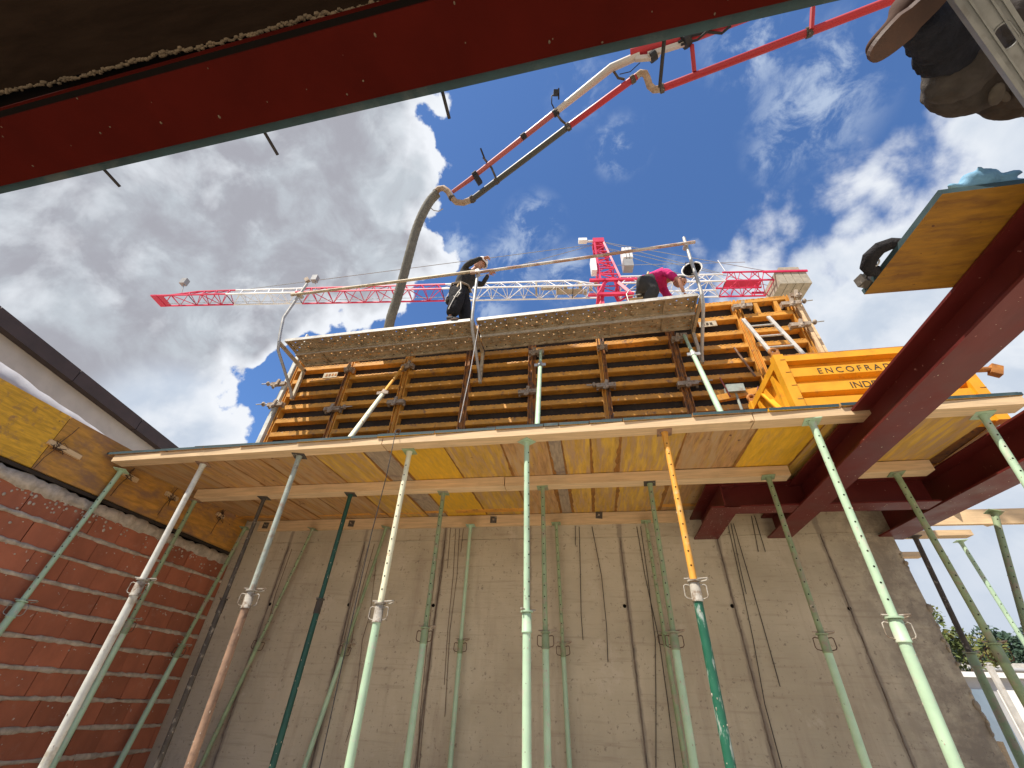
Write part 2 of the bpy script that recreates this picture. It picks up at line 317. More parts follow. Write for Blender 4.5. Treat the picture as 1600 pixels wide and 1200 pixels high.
# ------------------------------------------------------------------ geometry helpers
V = Vector
UPZ = Vector((0, 0, 1))
class MB:
    def __init__(s): s.v = []; s.f = []; s.m = []; s.s = []
    def add(s, vs, fs, m=0, smooth=False):
        o = len(s.v); s.v += [V(q) for q in vs]
        for f in fs: s.f.append([o + i for i in f]); s.m.append(m); s.s.append(smooth)
        return s
    def obox(s, c, ax, h, m=0):
        c = V(c); X, Y, Z = [V(a) * k for a, k in zip(ax, h)]
        vs = [c + X * i + Y * j + Z * k for k in (-1, 1) for j in (-1, 1) for i in (-1, 1)]
        return s.add(vs, [(0, 2, 3, 1), (4, 5, 7, 6), (0, 1, 5, 4), (2, 6, 7, 3), (0, 4, 6, 2), (1, 3, 7, 5)], m)
    def box(s, lo, hi, m=0):
        lo, hi = V(lo), V(hi)
        return s.obox((lo + hi) / 2, (V((1, 0, 0)), V((0, 1, 0)), UPZ), (hi - lo) / 2, m)
    def bar(s, p, q, w, h, up=UPZ, m=0):
        p, q = V(p), V(q); d = (q - p); L = d.length; d.normalize()
        side = d.cross(V(up))
        if side.length < 1e-4: side = d.cross(V((0, 1, 0)))
        side.normalize(); u = side.cross(d)
        return s.obox((p + q) / 2, (d, side, u), (L / 2, w / 2, h / 2), m)
    def tube(s, pts, r, n=8, m=0, caps=True, smooth=True):
        pts = [V(p) for p in pts]; k = len(pts)
        rr = r if isinstance(r, (list, tuple)) else [r] * k
        t0 = (pts[1] - pts[0]).normalized()
        a = t0.cross(V((.3, .5, .81)))
        if a.length < .05: a = t0.cross(V((1, 0, 0)))
        a.normalize(); vs = []
        for i in range(k):
            if i == 0: t = t0
            elif i == k - 1: t = (pts[-1] - pts[-2]).normalized()
            else: t = ((pts[i + 1] - pts[i]).normalized() + (pts[i] - pts[i - 1]).normalized()).normalized()
            a = (a - t * a.dot(t)).normalized(); b = t.cross(a)
            for j in range(n):
                th = 2 * math.pi * j / n
                vs.append(pts[i] + (a * math.cos(th) + b * math.sin(th)) * rr[i])
        fs = [(i * n + j, i * n + (j + 1) % n, (i + 1) * n + (j + 1) % n, (i + 1) * n + j) for i in range(k - 1) for j in range(n)]
        s.add(vs, fs, m, smooth)
        if caps:
            s.add(vs[:n], [tuple(range(n))[::-1]], m); s.add(vs[-n:], [tuple(range(n))], m)
        return s
    def ell(s, c, r, n=12, k=8, m=0, rot=None):
        c = V(c); vs = []
        for i in range(k + 1):
            ph = math.pi * i / k
            for j in range(n):
                th = 2 * math.pi * j / n
                p = V((r[0] * math.sin(ph) * math.cos(th), r[1] * math.sin(ph) * math.sin(th), r[2] * math.cos(ph)))
                vs.append(c + (rot @ p if rot else p))
        fs = [(i * n + j, (i + 1) * n + j, (i + 1) * n + (j + 1) % n, i * n + (j + 1) % n) for i in range(k) for j in range(n)]
        return s.add(vs, fs, m, True)
    def mesh(s, name, mats, off):
        me = bpy.data.meshes.new(name)
        me.from_pydata([q - off for q in s.v], [], s.f)
        for mm in mats: me.materials.append(MATS[mm])
        me.polygons.foreach_set('material_index', s.m); me.polygons.foreach_set('use_smooth', s.s)
        me.update()
        return me
    def build(s, name, mats, parent=None, local=False):
        if isinstance(mats, str): mats = [mats]
        if parent is None:
            lo = V((min(q.x for q in s.v), min(q.y for q in s.v), min(q.z for q in s.v))); hi = V((max(q.x for q in s.v), max(q.y for q in s.v), 0))
            off = V(((lo.x + hi.x) / 2, (lo.y + hi.y) / 2, lo.z))
            o = bpy.data.objects.new(name, s.mesh(name, mats, off)); o.location = off + V((0, 0, ZO))
        else:
            off = V((0, 0, 0)) if local else ORG[parent.name]
            o = bpy.data.objects.new(name, s.mesh(name, mats, off)); o.parent = parent
            ORG[o.name] = off
        COL.objects.link(o)
        if parent is None: ORG[o.name] = off
        return o
ORG = {}
def tag(o, label=None, cat=None, group=None, kind=None):
    if label: o['label'] = label
    if cat: o['category'] = cat
    if group: o['group'] = group
    if kind: o['kind'] = kind
    return o
def thing(name, loc, label, cat, group=None, rot=None):
    o = bpy.data.objects.new(name, None); COL.objects.link(o)
    o.empty_display_size = .1
    o.location = V(loc) + V((0, 0, ZO))
    if rot is not None: o.rotation_mode = 'QUATERNION'; o.rotation_quaternion = rot
    ORG[o.name] = V(loc)
    return tag(o, label, cat, group)
def share(name, me, parent, off=V((0, 0, 0))):
    o = bpy.data.objects.new(name, me); o.parent = parent; o.location = off; COL.objects.link(o); ORG[o.name] = ORG.get(parent.name, V((0, 0, 0)))
    return o
rnd = random.uniform
def wob(a, n=12, amp=.004):
    return a

# ------------------------------------------------------------------ ground and floor
g = MB(); g.add([(-300, -300, -1.262), (300, -300, -1.262), (300, 400, -1.262), (-300, 400, -1.262)], [(0, 1, 2, 3)])
tag(g.build('ground', 'earth'), kind='structure')
g = MB(); g.box((-5.6, -6, -1.36), (4.6, 6.2, -1.25))
tag(g.build('floor', 'floor_concrete'), kind='structure')

# ------------------------------------------------------------------ concrete wall, cast in bays 1.2 m wide
WY, WX0, WX1 = 5.79, -5.27, 3.60
wall = thing('concrete_wall', ((WX0 + WX1) / 2, WY + .15, -1.25), 'bare grey-brown cast concrete wall behind the row of props', 'wall')
b = MB(); b.box((WX0 - .5, WY + .016, -1.25), (WX1, WY + .28, 2.16)); b.build('wall_core', 'cast_concrete', wall)
seams = [WX0] + [-4.408 + .02 + 1.2 * k for k in range(0, 7)] + [WX1]
for i in range(len(seams) - 1):
    a, c = seams[i] + (.007 if i else 0), seams[i + 1] - .007
    if c - a < .05: continue
    dy = rnd(-.003, .003)
    b = MB(); b.box((a, WY + dy, -1.25), (c, WY + .016, 1.795)); b.build('wall_panel', 'cast_concrete', wall)
b = MB(); b.box((WX0, WY - .006, 1.803), (WX1, WY + .016, 2.16)); b.build('wall_band', 'cast_concrete', wall)
b = MB()                                                                                                        # ragged fin of grout left along the lift joint
pts = [V((WX0 + .01 + i * .06, WY - .004 + rnd(-.004, .004), 1.799 + rnd(-.006, .004))) for i in range(147)]
b.tube(pts, [rnd(.002, .010) for _ in pts], 5); b.build('grout_fin', 'cast_concrete', wall)
for k, (x, y) in enumerate(((422, 944), (545, 945), (677, 946), (976, 947), (1144, 947), (1327, 951))):
    p = onY(x, y, WY)
    b = MB(); b.tube([p + V((0, -.004, 0)), p + V((0, .004, 0))], [.021, .021], 12); b.build('tie_hole', 'void_dark', wall)
for x in seams[1:-1]:                                                                                           # rough dark grout lines where the shutters met
    b = MB(); pts = [V((x + rnd(-.006, .006), WY - .001 + rnd(-.003, .003), -1.25 + i * .05)) for i in range(61)]
    b.tube(pts, [rnd(.005, .012) for _ in pts], 5); b.build('seam_fin', 'seam_dark', wall)
b = MB()                                                                                                        # torn right-hand edge of the pour
for i in range(70):
    z = -1.2 + i * .042
    b.ell((WX1 - rnd(0, .03), WY + rnd(-.01, .1), z), (rnd(.012, .035), rnd(.01, .04), rnd(.02, .05)), 6, 4)
b.build('broken_edge', 'cast_concrete', wall)

# ------------------------------------------------------------------ brick wall
BX = -5.27
brick_wall = thing('brick_wall', (BX - .08, 3.5, -1.25), 'wall of red hollow clay bricks with thick grey mortar beds', 'wall')
LIFT = .2303
rows = [1.267 - LIFT * k for k in range(0, 11)]
def brick_mesh(L, H):
    mb = MB(); n = 4
    mb.box((-.24, 0, 0), (0, L, H))
    mb.box((-.02, .0, .0), (.0025, L * .03, H))
    return mb.mesh('brick', ['brick'], V((0, 0, 0)))
ME = {}
for r in range(-1, 11):
    ztop = rows[0] + .235 if r == -1 else rows[r]
    zbot = rows[r + 1] if r + 1 < len(rows) else -1.25
    y = .9 + (.165 if r % 2 else 0)
    H = ztop - zbot - .028
    if H < .05: continue
    while y < WY - .02:
        L = min(.3285, WY - .002 - y)
        if L > .04:
            kk = (round(L, 3), round(H, 3))
            if kk not in ME: ME[kk] = brick_mesh(L, H)
            o = share('brick', ME[kk], brick_wall, V((BX + rnd(-.005, .004), y, zbot + .014)) - ORG[brick_wall.name])
            o.rotation_euler = (rnd(-.004, .004), 0, rnd(-.007, .007))
        y += .333
def ragged(y0, y1, z, h, out, seed, name, material, x=BX, n=90, parent=brick_wall, hj=.35, oj=.6):
    rr = random.Random(seed); mb = MB(); vs = []
    ph = [rr.uniform(0, 6) for _ in range(6)]
    for i in range(n + 1):
        y = y0 + (y1 - y0) * i / n
        e = 1 + hj * math.sin(i * .31 + ph[0]) * .5 + rr.uniform(-hj, hj); q = 1 + oj * .5 * math.sin(i * .23 + ph[1]) + rr.uniform(-oj, oj)
        dz = .004 * math.sin(i * .17 + ph[2])
        vs += [V((x - .05, y, z + dz + h * .5 * e)), V((x + out * .55 * q, y, z + dz + h * .45 * e)), V((x + out * q, y, z + dz + rr.uniform(-.3, .2) * h)),
               V((x + out * .5 * q, y, z + dz - h * .5 * e)), V((x - .05, y, z + dz - h * .5 * e))]
    fs = [(i * 5 + j, i * 5 + j + 1, i * 5 + j + 6, i * 5 + j + 5) for i in range(n) for j in range(4)]
    mb.add(vs, fs, 0, True)
    return mb.build(name, material, parent)
for k, z in enumerate(rows):
    ragged(.9, WY - .01, z, .040, .017, 40 + k, 'mortar_bed', 'mortar')
b = MB(); b.box((BX - .245, .9, -1.25), (BX - .02, WY - .01, 1.50)); b.build('joint_fill', 'void_dark', brick_wall)
ragged(.9, WY - .01, 1.545, .12, .018, 90, 'mortar_cap', 'mortar', hj=.25, oj=.8)
b = MB()                                                                                                        # mortar splashes on the top course
for i in range(420):
    y = rnd(1.8, 5.6); z = 1.52 - abs(random.gauss(0, .10)) if i < 200 else random.choice(rows[:9]) - abs(random.gauss(0, .05))
    s = rnd(.004, .018) if i < 200 else rnd(.003, .009)
    b.ell((BX + .002, y, z), (.005, s, s * rnd(.5, 1.2)), 6, 4)
tag(b.build('mortar_splash', 'mortar', brick_wall), kind='stuff')

# boards closing the edge over the brick wall
BZ0, BZ1 = 1.655, 2.235
edge = thing('edge_boards', (BX, 3.5, BZ0), 'yellow and brown formwork boards set on edge above the brick wall', 'formwork')
for y0, y1, mm in ((.6, 2.895, 'board_yellow'), (2.902, 4.35, 'board_side'), (4.356, 5.76, 'board_side')):
    b = MB(); b.box((BX + .0 + rnd(0, .003), y0, BZ0), (BX + .03, y1, BZ1 - (.0 if y0 < 3 else .01))); b.build('board', mm, edge)
b = MB(); b.box((BX - .2, .6, 1.585), (BX - .03, WY - .02, BZ1 - .05)); b.build('backing_strip', 'void_dark', edge)
b = MB(); b.box((BX + .004, .6, 1.615), (BX + .02, 5.76, 1.648)); b.build('lower_batten', 'form_ply', edge)
def knot(p, seed, rad=.035):
    rr = random.Random(seed); pts = []
    for i in range(34):
        pts.append(p + V((abs(rr.gauss(.012, .012)), rr.gauss(0, rad), rr.gauss(0, rad))))
    return pts
for i, (x, y, L) in enumerate(((90, 697, .24), (200, 743, .13), (268, 775, .10), (346, 806, .05))):
    p = onX(x, y, BX + .045)
    b = MB(); b.bar(p + V((0, -.09, .005)), p + V((0, L, -.008)), .03, .045)
    lab = ('longest pale stick', 'short pale stick beside the leftmost prop', 'small pale stick behind the second prop', 'last small stick near the wall corner')[i]
    o = tag(b.build('wood_stick', 'timber_y'), lab + ', tied across the edge boards', 'wood', 'sticks tied to the edge boards')
    b = MB(); b.tube(knot(p, i), .0035, 4)
    b.tube([p + V((.01, -.01, .02)), p + V((.012, .03, .16)), p + V((.008, .05, .25))], .004, 4)
    b.tube([p + V((.01, 0, -.02)), p + V((.012, -.04, -.15)), p + V((.008, -.05, -.27))], .004, 4)
    tag(b.build('tie_wire', 'rust_wire'), ('rusty wire knot round the longest stick', 'rusty wire knot behind the leftmost prop', 'rusty wire knot between two props', 'rusty wire knot nearest the corner')[i], 'wire', 'wire knots on the edge boards')

# ------------------------------------------------------------------ rendered house beyond the brick wall
house = thing('neighbour_house', (-9, 4.5, -1.25), 'off-white rendered house wall under a dark sloping coping', 'house')
A0, A1 = onX(0, 520, -8), onX(240, 700, -8)
sl = (A1.z - A0.z) / (A1.y - A0.y)
def hz(y): return A0.z + sl * (y - A0.y)
b = MB()
vs = [(-8, -2, -1.25), (-8, 7.2, -1.25), (-8, 7.2, hz(7.2)), (-8, -2, hz(-2)), (-12, -2, -1.25), (-12, 7.2, -1.25), (-12, 7.2, hz(7.2)), (-12, -2, hz(-2))]
b.add(vs, [(0, 1, 2, 3), (4, 7, 6, 5), (0, 4, 5, 1), (3, 2, 6, 7), (1, 5, 6, 2), (0, 3, 7, 4)]); b.build('wall', 'render_white', house)
y = -2.2
while y < 7.2:
    e = min(y + 1.25, 7.3)
    b = MB()
    for a, c in ((y, e - .012),):
        v0, v1 = hz(a), hz(c)
        q = [(-7.86, a, v0), (-7.86, c, v1), (-7.86, c, v1 + .22), (-7.86, a, v0 + .22), (-8.5, a, v0 + .003), (-8.5, c, v1 + .003), (-8.5, c, v1 + .34), (-8.5, a, v0 + .34)]
        b.add(q, [(0, 1, 2, 3), (4, 7, 6, 5), (0, 4, 5, 1), (3, 2, 6, 7), (1, 5, 6, 2), (0, 3, 7, 4)])
    b.build('coping', 'coping', house); y += 1.25
# torn white sheet between boards and house
b = MB(); rr = random.Random(3); vs = []
for i in range(26):
    y = 1.2 + i * .105; top = 2.235 + .17 * max(0, 1 - max(0, y - 2.1) / 1.55) + rr.uniform(-.012, .012)
    vs += [V((BX - .045 + rr.uniform(-.006, .006), y, 2.12)), V((BX - .06 + rr.uniform(-.01, .01), y, max(2.14, top)))]
b.add(vs, [(2 * i, 2 * i + 2, 2 * i + 3, 2 * i + 1) for i in range(25)], 0, True)
o = b.build('membrane_strip', 'membrane'); md = o.modifiers.new('thickness', 'SOLIDIFY'); md.thickness = .006
tag(o, 'torn white membrane sheet showing above the yellow edge board', 'sheet')

# ------------------------------------------------------------------ timbers under the deck
TZ = 1.97
def fy(x): return 3.335 - .0155 * (x + 1)
for i, (a, c) in enumerate(((-5.10, -1.92), (-1.912, 1.45), (1.458, 3.40))):
    b = MB(); b.bar((a, fy(a) + .07, TZ + .036), (c, fy(c) + .07, TZ + .036), .135, .072)
    tag(b.build('timber_beam', 'timber'), ('pale timber beam on the left half of the front edge of the deck', 'pale timber beam along the middle of the front edge of the deck', 'pale timber beam on the front edge where the red beam crosses')[i], 'timber', 'timber beams under the deck')
for i, (a, c) in enumerate(((-4.95, -.9), (-.892, 2.10), (2.50, 3.40))):
    b = MB(); b.bar((a, 4.50, TZ + .054), (c, 4.49, TZ + .054), .145, .108)
    tag(b.build('timber_beam', 'timber'), ('pale timber beam in the middle of the deck soffit, from the brick wall', 'pale timber beam in the middle of the deck soffit, ending at the red beam', 'short pale timber beam between the two red beams')[i], 'timber', 'timber beams under the deck')
b = MB(); b.box((-4.98, WY - .048, TZ), (1.27, WY - .008, 2.122)); ledger = tag(b.build('ledger_board', 'timber'), 'long pale ledger board fixed along the top of the concrete wall', 'timber')
for x, y in ((415, 821), (549, 818), (771, 812), (936, 805)):
    p = onY(x, y, WY - .052); b = MB(); ang = rnd(-.3, .3) if x == 936 else rnd(-.06, .06)
    X = V((math.cos(ang), 0, math.sin(ang))); Z = V((-math.sin(ang), 0, math.cos(ang)))
    b.obox(p, (X, V((0, 1, 0)), Z), (.045, .004, .045)); pl = b.build('tie_plate', 'prop_dark', ledger)
    b = MB(); b.tube([p + V((0, -.03, 0)), p + V((0, .0, 0))], .011, 8); b.build('bolt', 'clamp_steel', pl)
b = MB(); b.box((3.92, 5.63, 1.83), (6.2, 5.68, 2.0))
tag(b.build('ledger_board', 'timber'), 'pale plank carrying on past the right end of the concrete wall', 'timber')
b = MB(); b.bar((4.2, 5.60, 2.03), (5.05, 6.25, 2.03), .1, .05)
tag(b.build('timber_offcut', 'timber'), 'timber offcut lying over the plank at the right', 'timber')
b = MB(); b.box((2.5, 6.50, TZ), (4.98, 6.64, 2.04)); tag(b.build('joist_end', 'timber'), 'nearer of two joist ends jutting past the right edge of the wall', 'timber', 'joist ends at the right')
b = MB(); b.box((2.5, 7.50, TZ), (4.92, 7.62, 2.04)); tag(b.build('joist_end', 'timber'), 'farther and lower of two joist ends jutting past the wall', 'timber', 'joist ends at the right')

# deck of formwork panels, each a board of its own with a painted front edge
DZ = 2.046
def dz(y): return DZ + (y - 3.3) * .034        # the deck rises a little towards the wall
deck = thing('formwork_deck', (-.9, 4.5, DZ), 'deck of yellow and brown formwork boards carried by timbers and props', 'formwork')
sx = [onZ(x, y, 2.05).x for x, y in ((352, 723), (407, 720), (492, 715), (572, 712), (612, 710), (696, 705), (785, 699), (855, 695), (877, 692), (922, 690), (971, 687), (1072, 682), (1184, 672), (1290, 664))]
sx = [-5.21, -4.50] + sx + [2.72, 3.42]
kinds = ['board_worn', 'board_worn', 'board_worn', 'board_worn', 'board_half', 'board_grey', 'board_bright', 'board_half', 'board_worn', 'board_grey', 'board_half', 'board_half', 'board_half', 'board_worn', 'board_bright', 'board_half', 'board_half']
for i in range(len(sx) - 1):
    a, c = sx[i] + .0045, sx[i + 1] - .0045
    d = rnd(0, .005); y0 = fy((a + c) / 2) - .006 - rnd(0, .008); sk = rnd(-.006, .006)
    b = MB(); b.add([(a, y0, DZ + d), (c, y0 + sk, DZ + d), (c, 5.775, dz(5.775) + d), (a, 5.775, dz(5.775) + d), (a, y0, DZ + d + .027), (c, y0 + sk, DZ + d + .027), (c, 5.775, dz(5.775) + d + .027), (a, 5.775, dz(5.775) + d + .027)],
        [(0, 3, 2, 1), (4, 5, 6, 7), (1, 2, 6, 5), (2, 3, 7, 6), (3, 0, 4, 7)], 0)
    b.add([(a, y0, DZ + d), (c, y0 + sk, DZ + d), (c, y0 + sk, DZ + d + .027), (a, y0, DZ + d + .027)], [(0, 1, 2, 3)], 1)
    b.build('deck_panel', [kinds[i], 'teal_paint'], deck)
for x in sx[1:-1]:
    for y0, y1 in ((3.46, 4.42), (4.58, 5.73)):
        b = MB(); vs = []; n = 14; sd_ = rnd(-1, 1); wmax = rnd(.012, .055)
        for k in range(n + 1):
            y = y0 + (y1 - y0) * k / n; wv = wmax * (.35 + .65 * k / n if y0 < 4 else 1 - .4 * k / n) * rnd(.6, 1.25)
            l_, r_ = (.25 * wv, wv) if sd_ > 0 else (wv, .25 * wv)
            vs += [V((x - l_, y, dz(y) - .0012)), V((x + r_, y, dz(y) - .0012)), V((x - l_ * .6, y, dz(y) + .004)), V((x + r_ * .6, y, dz(y) + .004))]
        b.add(vs, [f_ for k in range(n) for f_ in ((4 * k, 4 * k + 4, 4 * k + 5, 4 * k + 1), (4 * k, 4 * k + 2, 4 * k + 6, 4 * k + 4), (4 * k + 1, 4 * k + 5, 4 * k + 7, 4 * k + 3))])
        b.build('joint_tape', 'joint_stain', deck)
b = MB()
for i in range(8):
    a = -5.2 + i * 1.08
    q = fy(a) + .02; b.add([(a, q, DZ + .036), (a + 1.07, q, DZ + .036), (a + 1.07, 5.76, dz(5.76) + .036), (a, 5.76, dz(5.76) + .036), (a, q, DZ + .056), (a + 1.07, q, DZ + .056), (a + 1.07, 5.76, dz(5.76) + .056), (a, 5.76, dz(5.76) + .056)], [(0, 3, 2, 1), (4, 5, 6, 7), (0, 1, 5, 4), (1, 2, 6, 5), (2, 3, 7, 6), (3, 0, 4, 7)])
b.build('upper_sheet', 'form_ply', deck)
SZ = DZ + .112                     # walking level on the deck

# ------------------------------------------------------------------ red steel beams
def steel(name, p, q, w, h, label, mm='primer_red', tf=.018, tw=.012, group='red steel beams'):
    """H section from p to q; p,q lie on the middle of the bottom face"""
    p, q = V(p), V(q)
    t = thing(name, (p + q) / 2, label, 'beam', group)
    for nm, z, ww, hh in (('bottom_flange', tf / 2, w, tf), ('top_flange', h - tf / 2, w, tf), ('web', h / 2, tw, h - 2 * tf)):
        b = MB(); b.bar(p + V((0, 0, z)), q + V((0, 0, z)), ww, hh); b.build(nm, mm, t)
    rr = random.Random(int(abs(p.x * 1000))); d_ = q - p; sd2 = d_.cross(UPZ).normalized(); b = MB()
    for k in range(110):
        f_ = rr.random(); side = rr.choice((0, 0, 1)); r_ = rr.uniform(.0015, .005)
        c = p + d_ * f_ + (sd2 * rr.uniform(-w / 2, w / 2) if not side else sd2 * -tw * .5 + UPZ * rr.uniform(tf, h - tf))
        b.ell(c, (r_, r_ * rr.uniform(.7, 1.6), r_ * .6) if not side else (r_ * .6, r_, r_ * rr.uniform(1, 2.5)), 6, 4)
    tag(b.build('cement_spatter', 'mortar' if mm == 'primer_red' else 'foam', t), kind='stuff')
    return t
bz = 1.75
steel('steel_beam', (2.335, 5.78, bz), (2.335, -1.5, bz), .27, .27, 'dark red steel beam running from the wall overhead, under the yellow plywood')
steel('steel_beam', (3.60, 5.90, bz), (3.98, 1.2, bz), .33, .33, 'rightmost red steel beam, rising to the right edge')
steel('steel_beam', (1.47, 4.80, bz + .006), (3.5, 4.80, bz + .006), .22, .285, 'red steel cross beam joining the two long beams')
steel('steel_beam', (1.475, 5.78, bz), (1.475, 4.69, bz), .29, .27, 'short red steel stub let into the concrete wall')
steel('steel_beam', (-6.5, .60, bz), (2.2, .285, bz), .215, .24, 'big dark red beam across the top in front of the dark deck', 'primer_shaded')
b = MB(); b.bar((-6.5, .549, bz + .128), (2.2, .234, bz + .128), .095, .2); tag(b.build('recess_shade_strip', 'void_dark'), 'black strip standing in for shade along the inner side of the big overhead beam', 'strip')  # black box set into the beam recess to stand for its shade
b = MB(); b.bar((-6.5, .7275, bz + .11), (2.2, .4125, bz + .11), .034, .16)
tag(b.build('edge_strip', 'teal_paint'), 'teal painted strip along the outer edge of the big overhead beam', 'board')
# dark deck overhead
ceiling = thing('overhead_deck', (-3, -2, 1.99), 'dark underside of the deck above the camera', 'deck')
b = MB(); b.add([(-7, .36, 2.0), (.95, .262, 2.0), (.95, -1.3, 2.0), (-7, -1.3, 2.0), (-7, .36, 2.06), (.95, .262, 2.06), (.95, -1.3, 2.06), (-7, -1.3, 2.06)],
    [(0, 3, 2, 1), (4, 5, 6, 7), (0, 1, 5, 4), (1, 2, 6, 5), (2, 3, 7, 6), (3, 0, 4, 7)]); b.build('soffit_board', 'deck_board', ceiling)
b = MB(); b.add([(-7, .66, 2.0), (.95, .37, 2.0), (.95, .26, 2.075), (-7, .35, 2.075)], [(0, 1, 2, 3), (3, 2, 1, 0)]); b.build('gap_shade_sheet', 'void_dark', ceiling)  # black sheet in place of the shade in the gap between beam and deck
b = MB(); rr = random.Random(5)
for i in range(1100):
    x = -6 + 6.9 * i / 1100; yy = .350 - .0123 * (x + 6) + rr.gauss(0, .0035) + .004 * math.sin(x * 9)
    s = rr.uniform(.003, .0085); b.ell((x, yy, 1.997), (s * 1.6, s, s * .8), 6, 4)
tag(b.build('foam_bead', 'foam', ceiling), kind='stuff')
for i, (x, y) in enumerate(((1035, 92), (692, 146), (414, 208), (160, 262))):
    p = onZ(x, y, 1.80); b = MB(); b.tube([p - V((0, .08, 0)), p + V((0, .085, 0))], .0065, 7)
    tag(b.build('rebar_stub', 'dark_wire'), ('short rebar stub in front of the concrete pump pipe', 'rebar stub over the edge of the big cloud', 'rebar stub at the middle of the dark beam', 'rebar stub nearest the house on the dark beam')[i], 'rebar', 'rebar stubs under the overhead beam')

# ------------------------------------------------------------------ telescopic props
def ring(mb, c, r, R0, ax=UPZ, n=12, k=5):
    """small torus"""
    c = V(c); ax = V(ax).normalized(); a = ax.orthogonal().normalized(); b2 = ax.cross(a)
    pts = [c + (a * math.cos(2 * math.pi * i / n) + b2 * math.sin(2 * math.pi * i / n)) * R0 for i in range(n + 1)]
    mb.tube(pts, r, k, caps=False)
PLATE = None
def prop(top, low, label, inner, outer, collar, spin=0., pin=1, low_x=None, Y=None, handles=True, cm=None, plate='same', zt=TZ, hole=True, rin=.0245, rout=.0305):
    T = onZ(*top, zt)
    if Y: T = onY(*top, Y); T.z = zt; T.x = onY(*top, Y).x
    Lw = onY(*low, T.y); s = (Lw.x - T.x) / (Lw.z - T.z)
    B = V((T.x + s * (-1.25 - T.z), T.y, -1.25))
    if low_x:                                            # leans along the brick wall instead
        Lw = onX(*low, low_x); k_ = (-1.25 - T.z) / (Lw.z - T.z); B = T + (Lw - T) * k_
    ax = (T - B); L = ax.length; ax.normalize()
    hc = (onY(*collar, T.y).z + 1.25) / ax.z
    q = UPZ.rotation_difference(ax) @ Quaternion((0, 0, 1), spin)
    t = thing('telescopic_prop', B, label, 'prop', 'telescopic steel props under the deck', q)
    cm = cm or outer
    b = MB(); b.box((-.06, -.06, 0), (.06, .06, .007)); b.build('base_plate', outer, t, True)
    b = MB(); b.tube([(0, 0, .007), (0, 0, hc - .1)], rout, 14); b.build('outer_tube', outer, t, True)
    b = MB(); b.tube([(0, 0, hc), (0, 0, L - .05)], rin, 14); b.tube([(0, 0, L - .05), (0, 0, L - .008)], [rin, rin * 1.25], 14); b.build('inner_tube', inner, t, True)
    b = MB(); b.tube([(0, 0, hc - .125), (0, 0, hc - .115), (0, 0, hc - .113), (0, 0, hc - .01), (0, 0, hc)], [rout * 1.22, rout * 1.22, rout * 1.16, rout * 1.16, rout * 1.02], 14)
    b.tube([(0, 0, hc + .004), (0, 0, hc + .014)], rout * 1.5, 14)
    col = b.build('collar', cm, t, True)
    if handles:
        for sg in (-1, 1):
            b = MB(); x0 = rout * 1.1 * sg
            b.tube([(x0, 0, hc - .02), (sg * .062, 0, hc - .014), (sg * .074, 0, hc - .022), (sg * .076, 0, hc - .085), (sg * .066, 0, hc - .1), (x0, 0, hc - .108)], .0042, 6)
            b.build('collar_handle', 'collar_steel' if cm in ('mint', 'collar_steel', 'prop_white') else 'rust_wire', col, True)
    b = MB(); zz = hc + .024; r = .0055
    if pin:
        b.tube([(-.065, -.006, zz), (.03, 0, zz), (.075, .004, zz + .004), (.098, .012, zz + .008), (.10, .028, zz + .004), (.085, .036, zz - .004), (.05, .034, zz - .012)], r, 6)
    else:
        b.tube([(-.055, 0, zz), (.06, 0, zz)], r, 6)
    b.build('pin', 'collar_steel' if cm in ('mint', 'collar_steel', 'prop_white') else 'clamp_steel', t, True)
    if hole:
        b = MB(); z = hc + .11
        while z < L - .09:
            for sg in (1, -1): b.tube([(0, sg * (rin - .001), z), (0, sg * (rin + .0006), z)], .0062, 8)
            z += .1
        tag(b.build('pin_holes', 'void_dark', t, True), kind='stuff')
    b = MB(); rr = random.Random(int(T.x * 977) + int(T.y * 131))
    for q in range(46):
        z = rr.uniform(.5, L - .1); th = rr.uniform(0, 6.28); rad = (rout if z < hc - .12 else rin) * .99; k_ = rr.uniform(.002, .0055)
        if hc - .13 < z < hc + .03: rad = rout * 1.18
        b.ell((rad * math.cos(th), rad * math.sin(th), z), (k_ * .8, k_ * .8, k_ * rr.uniform(.8, 2.2)), 6, 4)
    tag(b.build('cement_splash', 'mortar' if q % 2 else 'prop_rust', t, True), kind='stuff')
    pm = inner if plate == 'same' else plate
    b = MB(); b.box((-.062, -.062, L - .007), (.062, .062, L - .0005)); b.build('top_plate', pm, t, True)
    return t

prop((190, 735), (0, 985), 'leftmost front prop, mint green, leaning along the brick wall', 'mint', 'mint', (38, 945), .5, low_x=-5.195)
prop((318, 725), (70, 1195), 'thick greyish white front prop in front of the brick wall', 'prop_white', 'prop_white', (222, 908), .4, plate='prop_rust', cm='collar_steel', hole=False, rout=.033, rin=.027)
prop((468, 712), (295, 1200), 'front prop with rusty brown lower tube and grey green upper tube', 'prop_greygreen', 'prop_rust', (402, 925), .3, cm='collar_steel', plate='prop_dark', hole=False)
prop((640, 705), (545, 1200), 'cream front prop speckled with rust and holes, pale mint below', 'prop_cream', 'mint', (595, 945), .05, cm='collar_steel', plate='mint_dull')
prop((823, 690), (823, 1200), 'bright mint upright front prop in the middle of the photo', 'mint', 'mint', (824, 958), .9, handles=False, cm='mint')
prop((1038, 675), (1142, 1200), 'front prop with orange upper tube and dark green lower tube', 'prop_orange', 'prop_greenpaint', (1084, 910), -.1, cm='collar_steel', plate='prop_rust')
prop((1268, 658), (1495, 1200), 'thick mint front prop with big white handles, before the wall end', 'mint', 'mint', (1394, 968), -.15, cm='mint', rout=.034, rin=.027)
prop((1535, 648), (1600, 750), 'mint front prop cut by the right edge of the photo', 'mint', 'mint', (1760, 985), -.2, cm='mint')
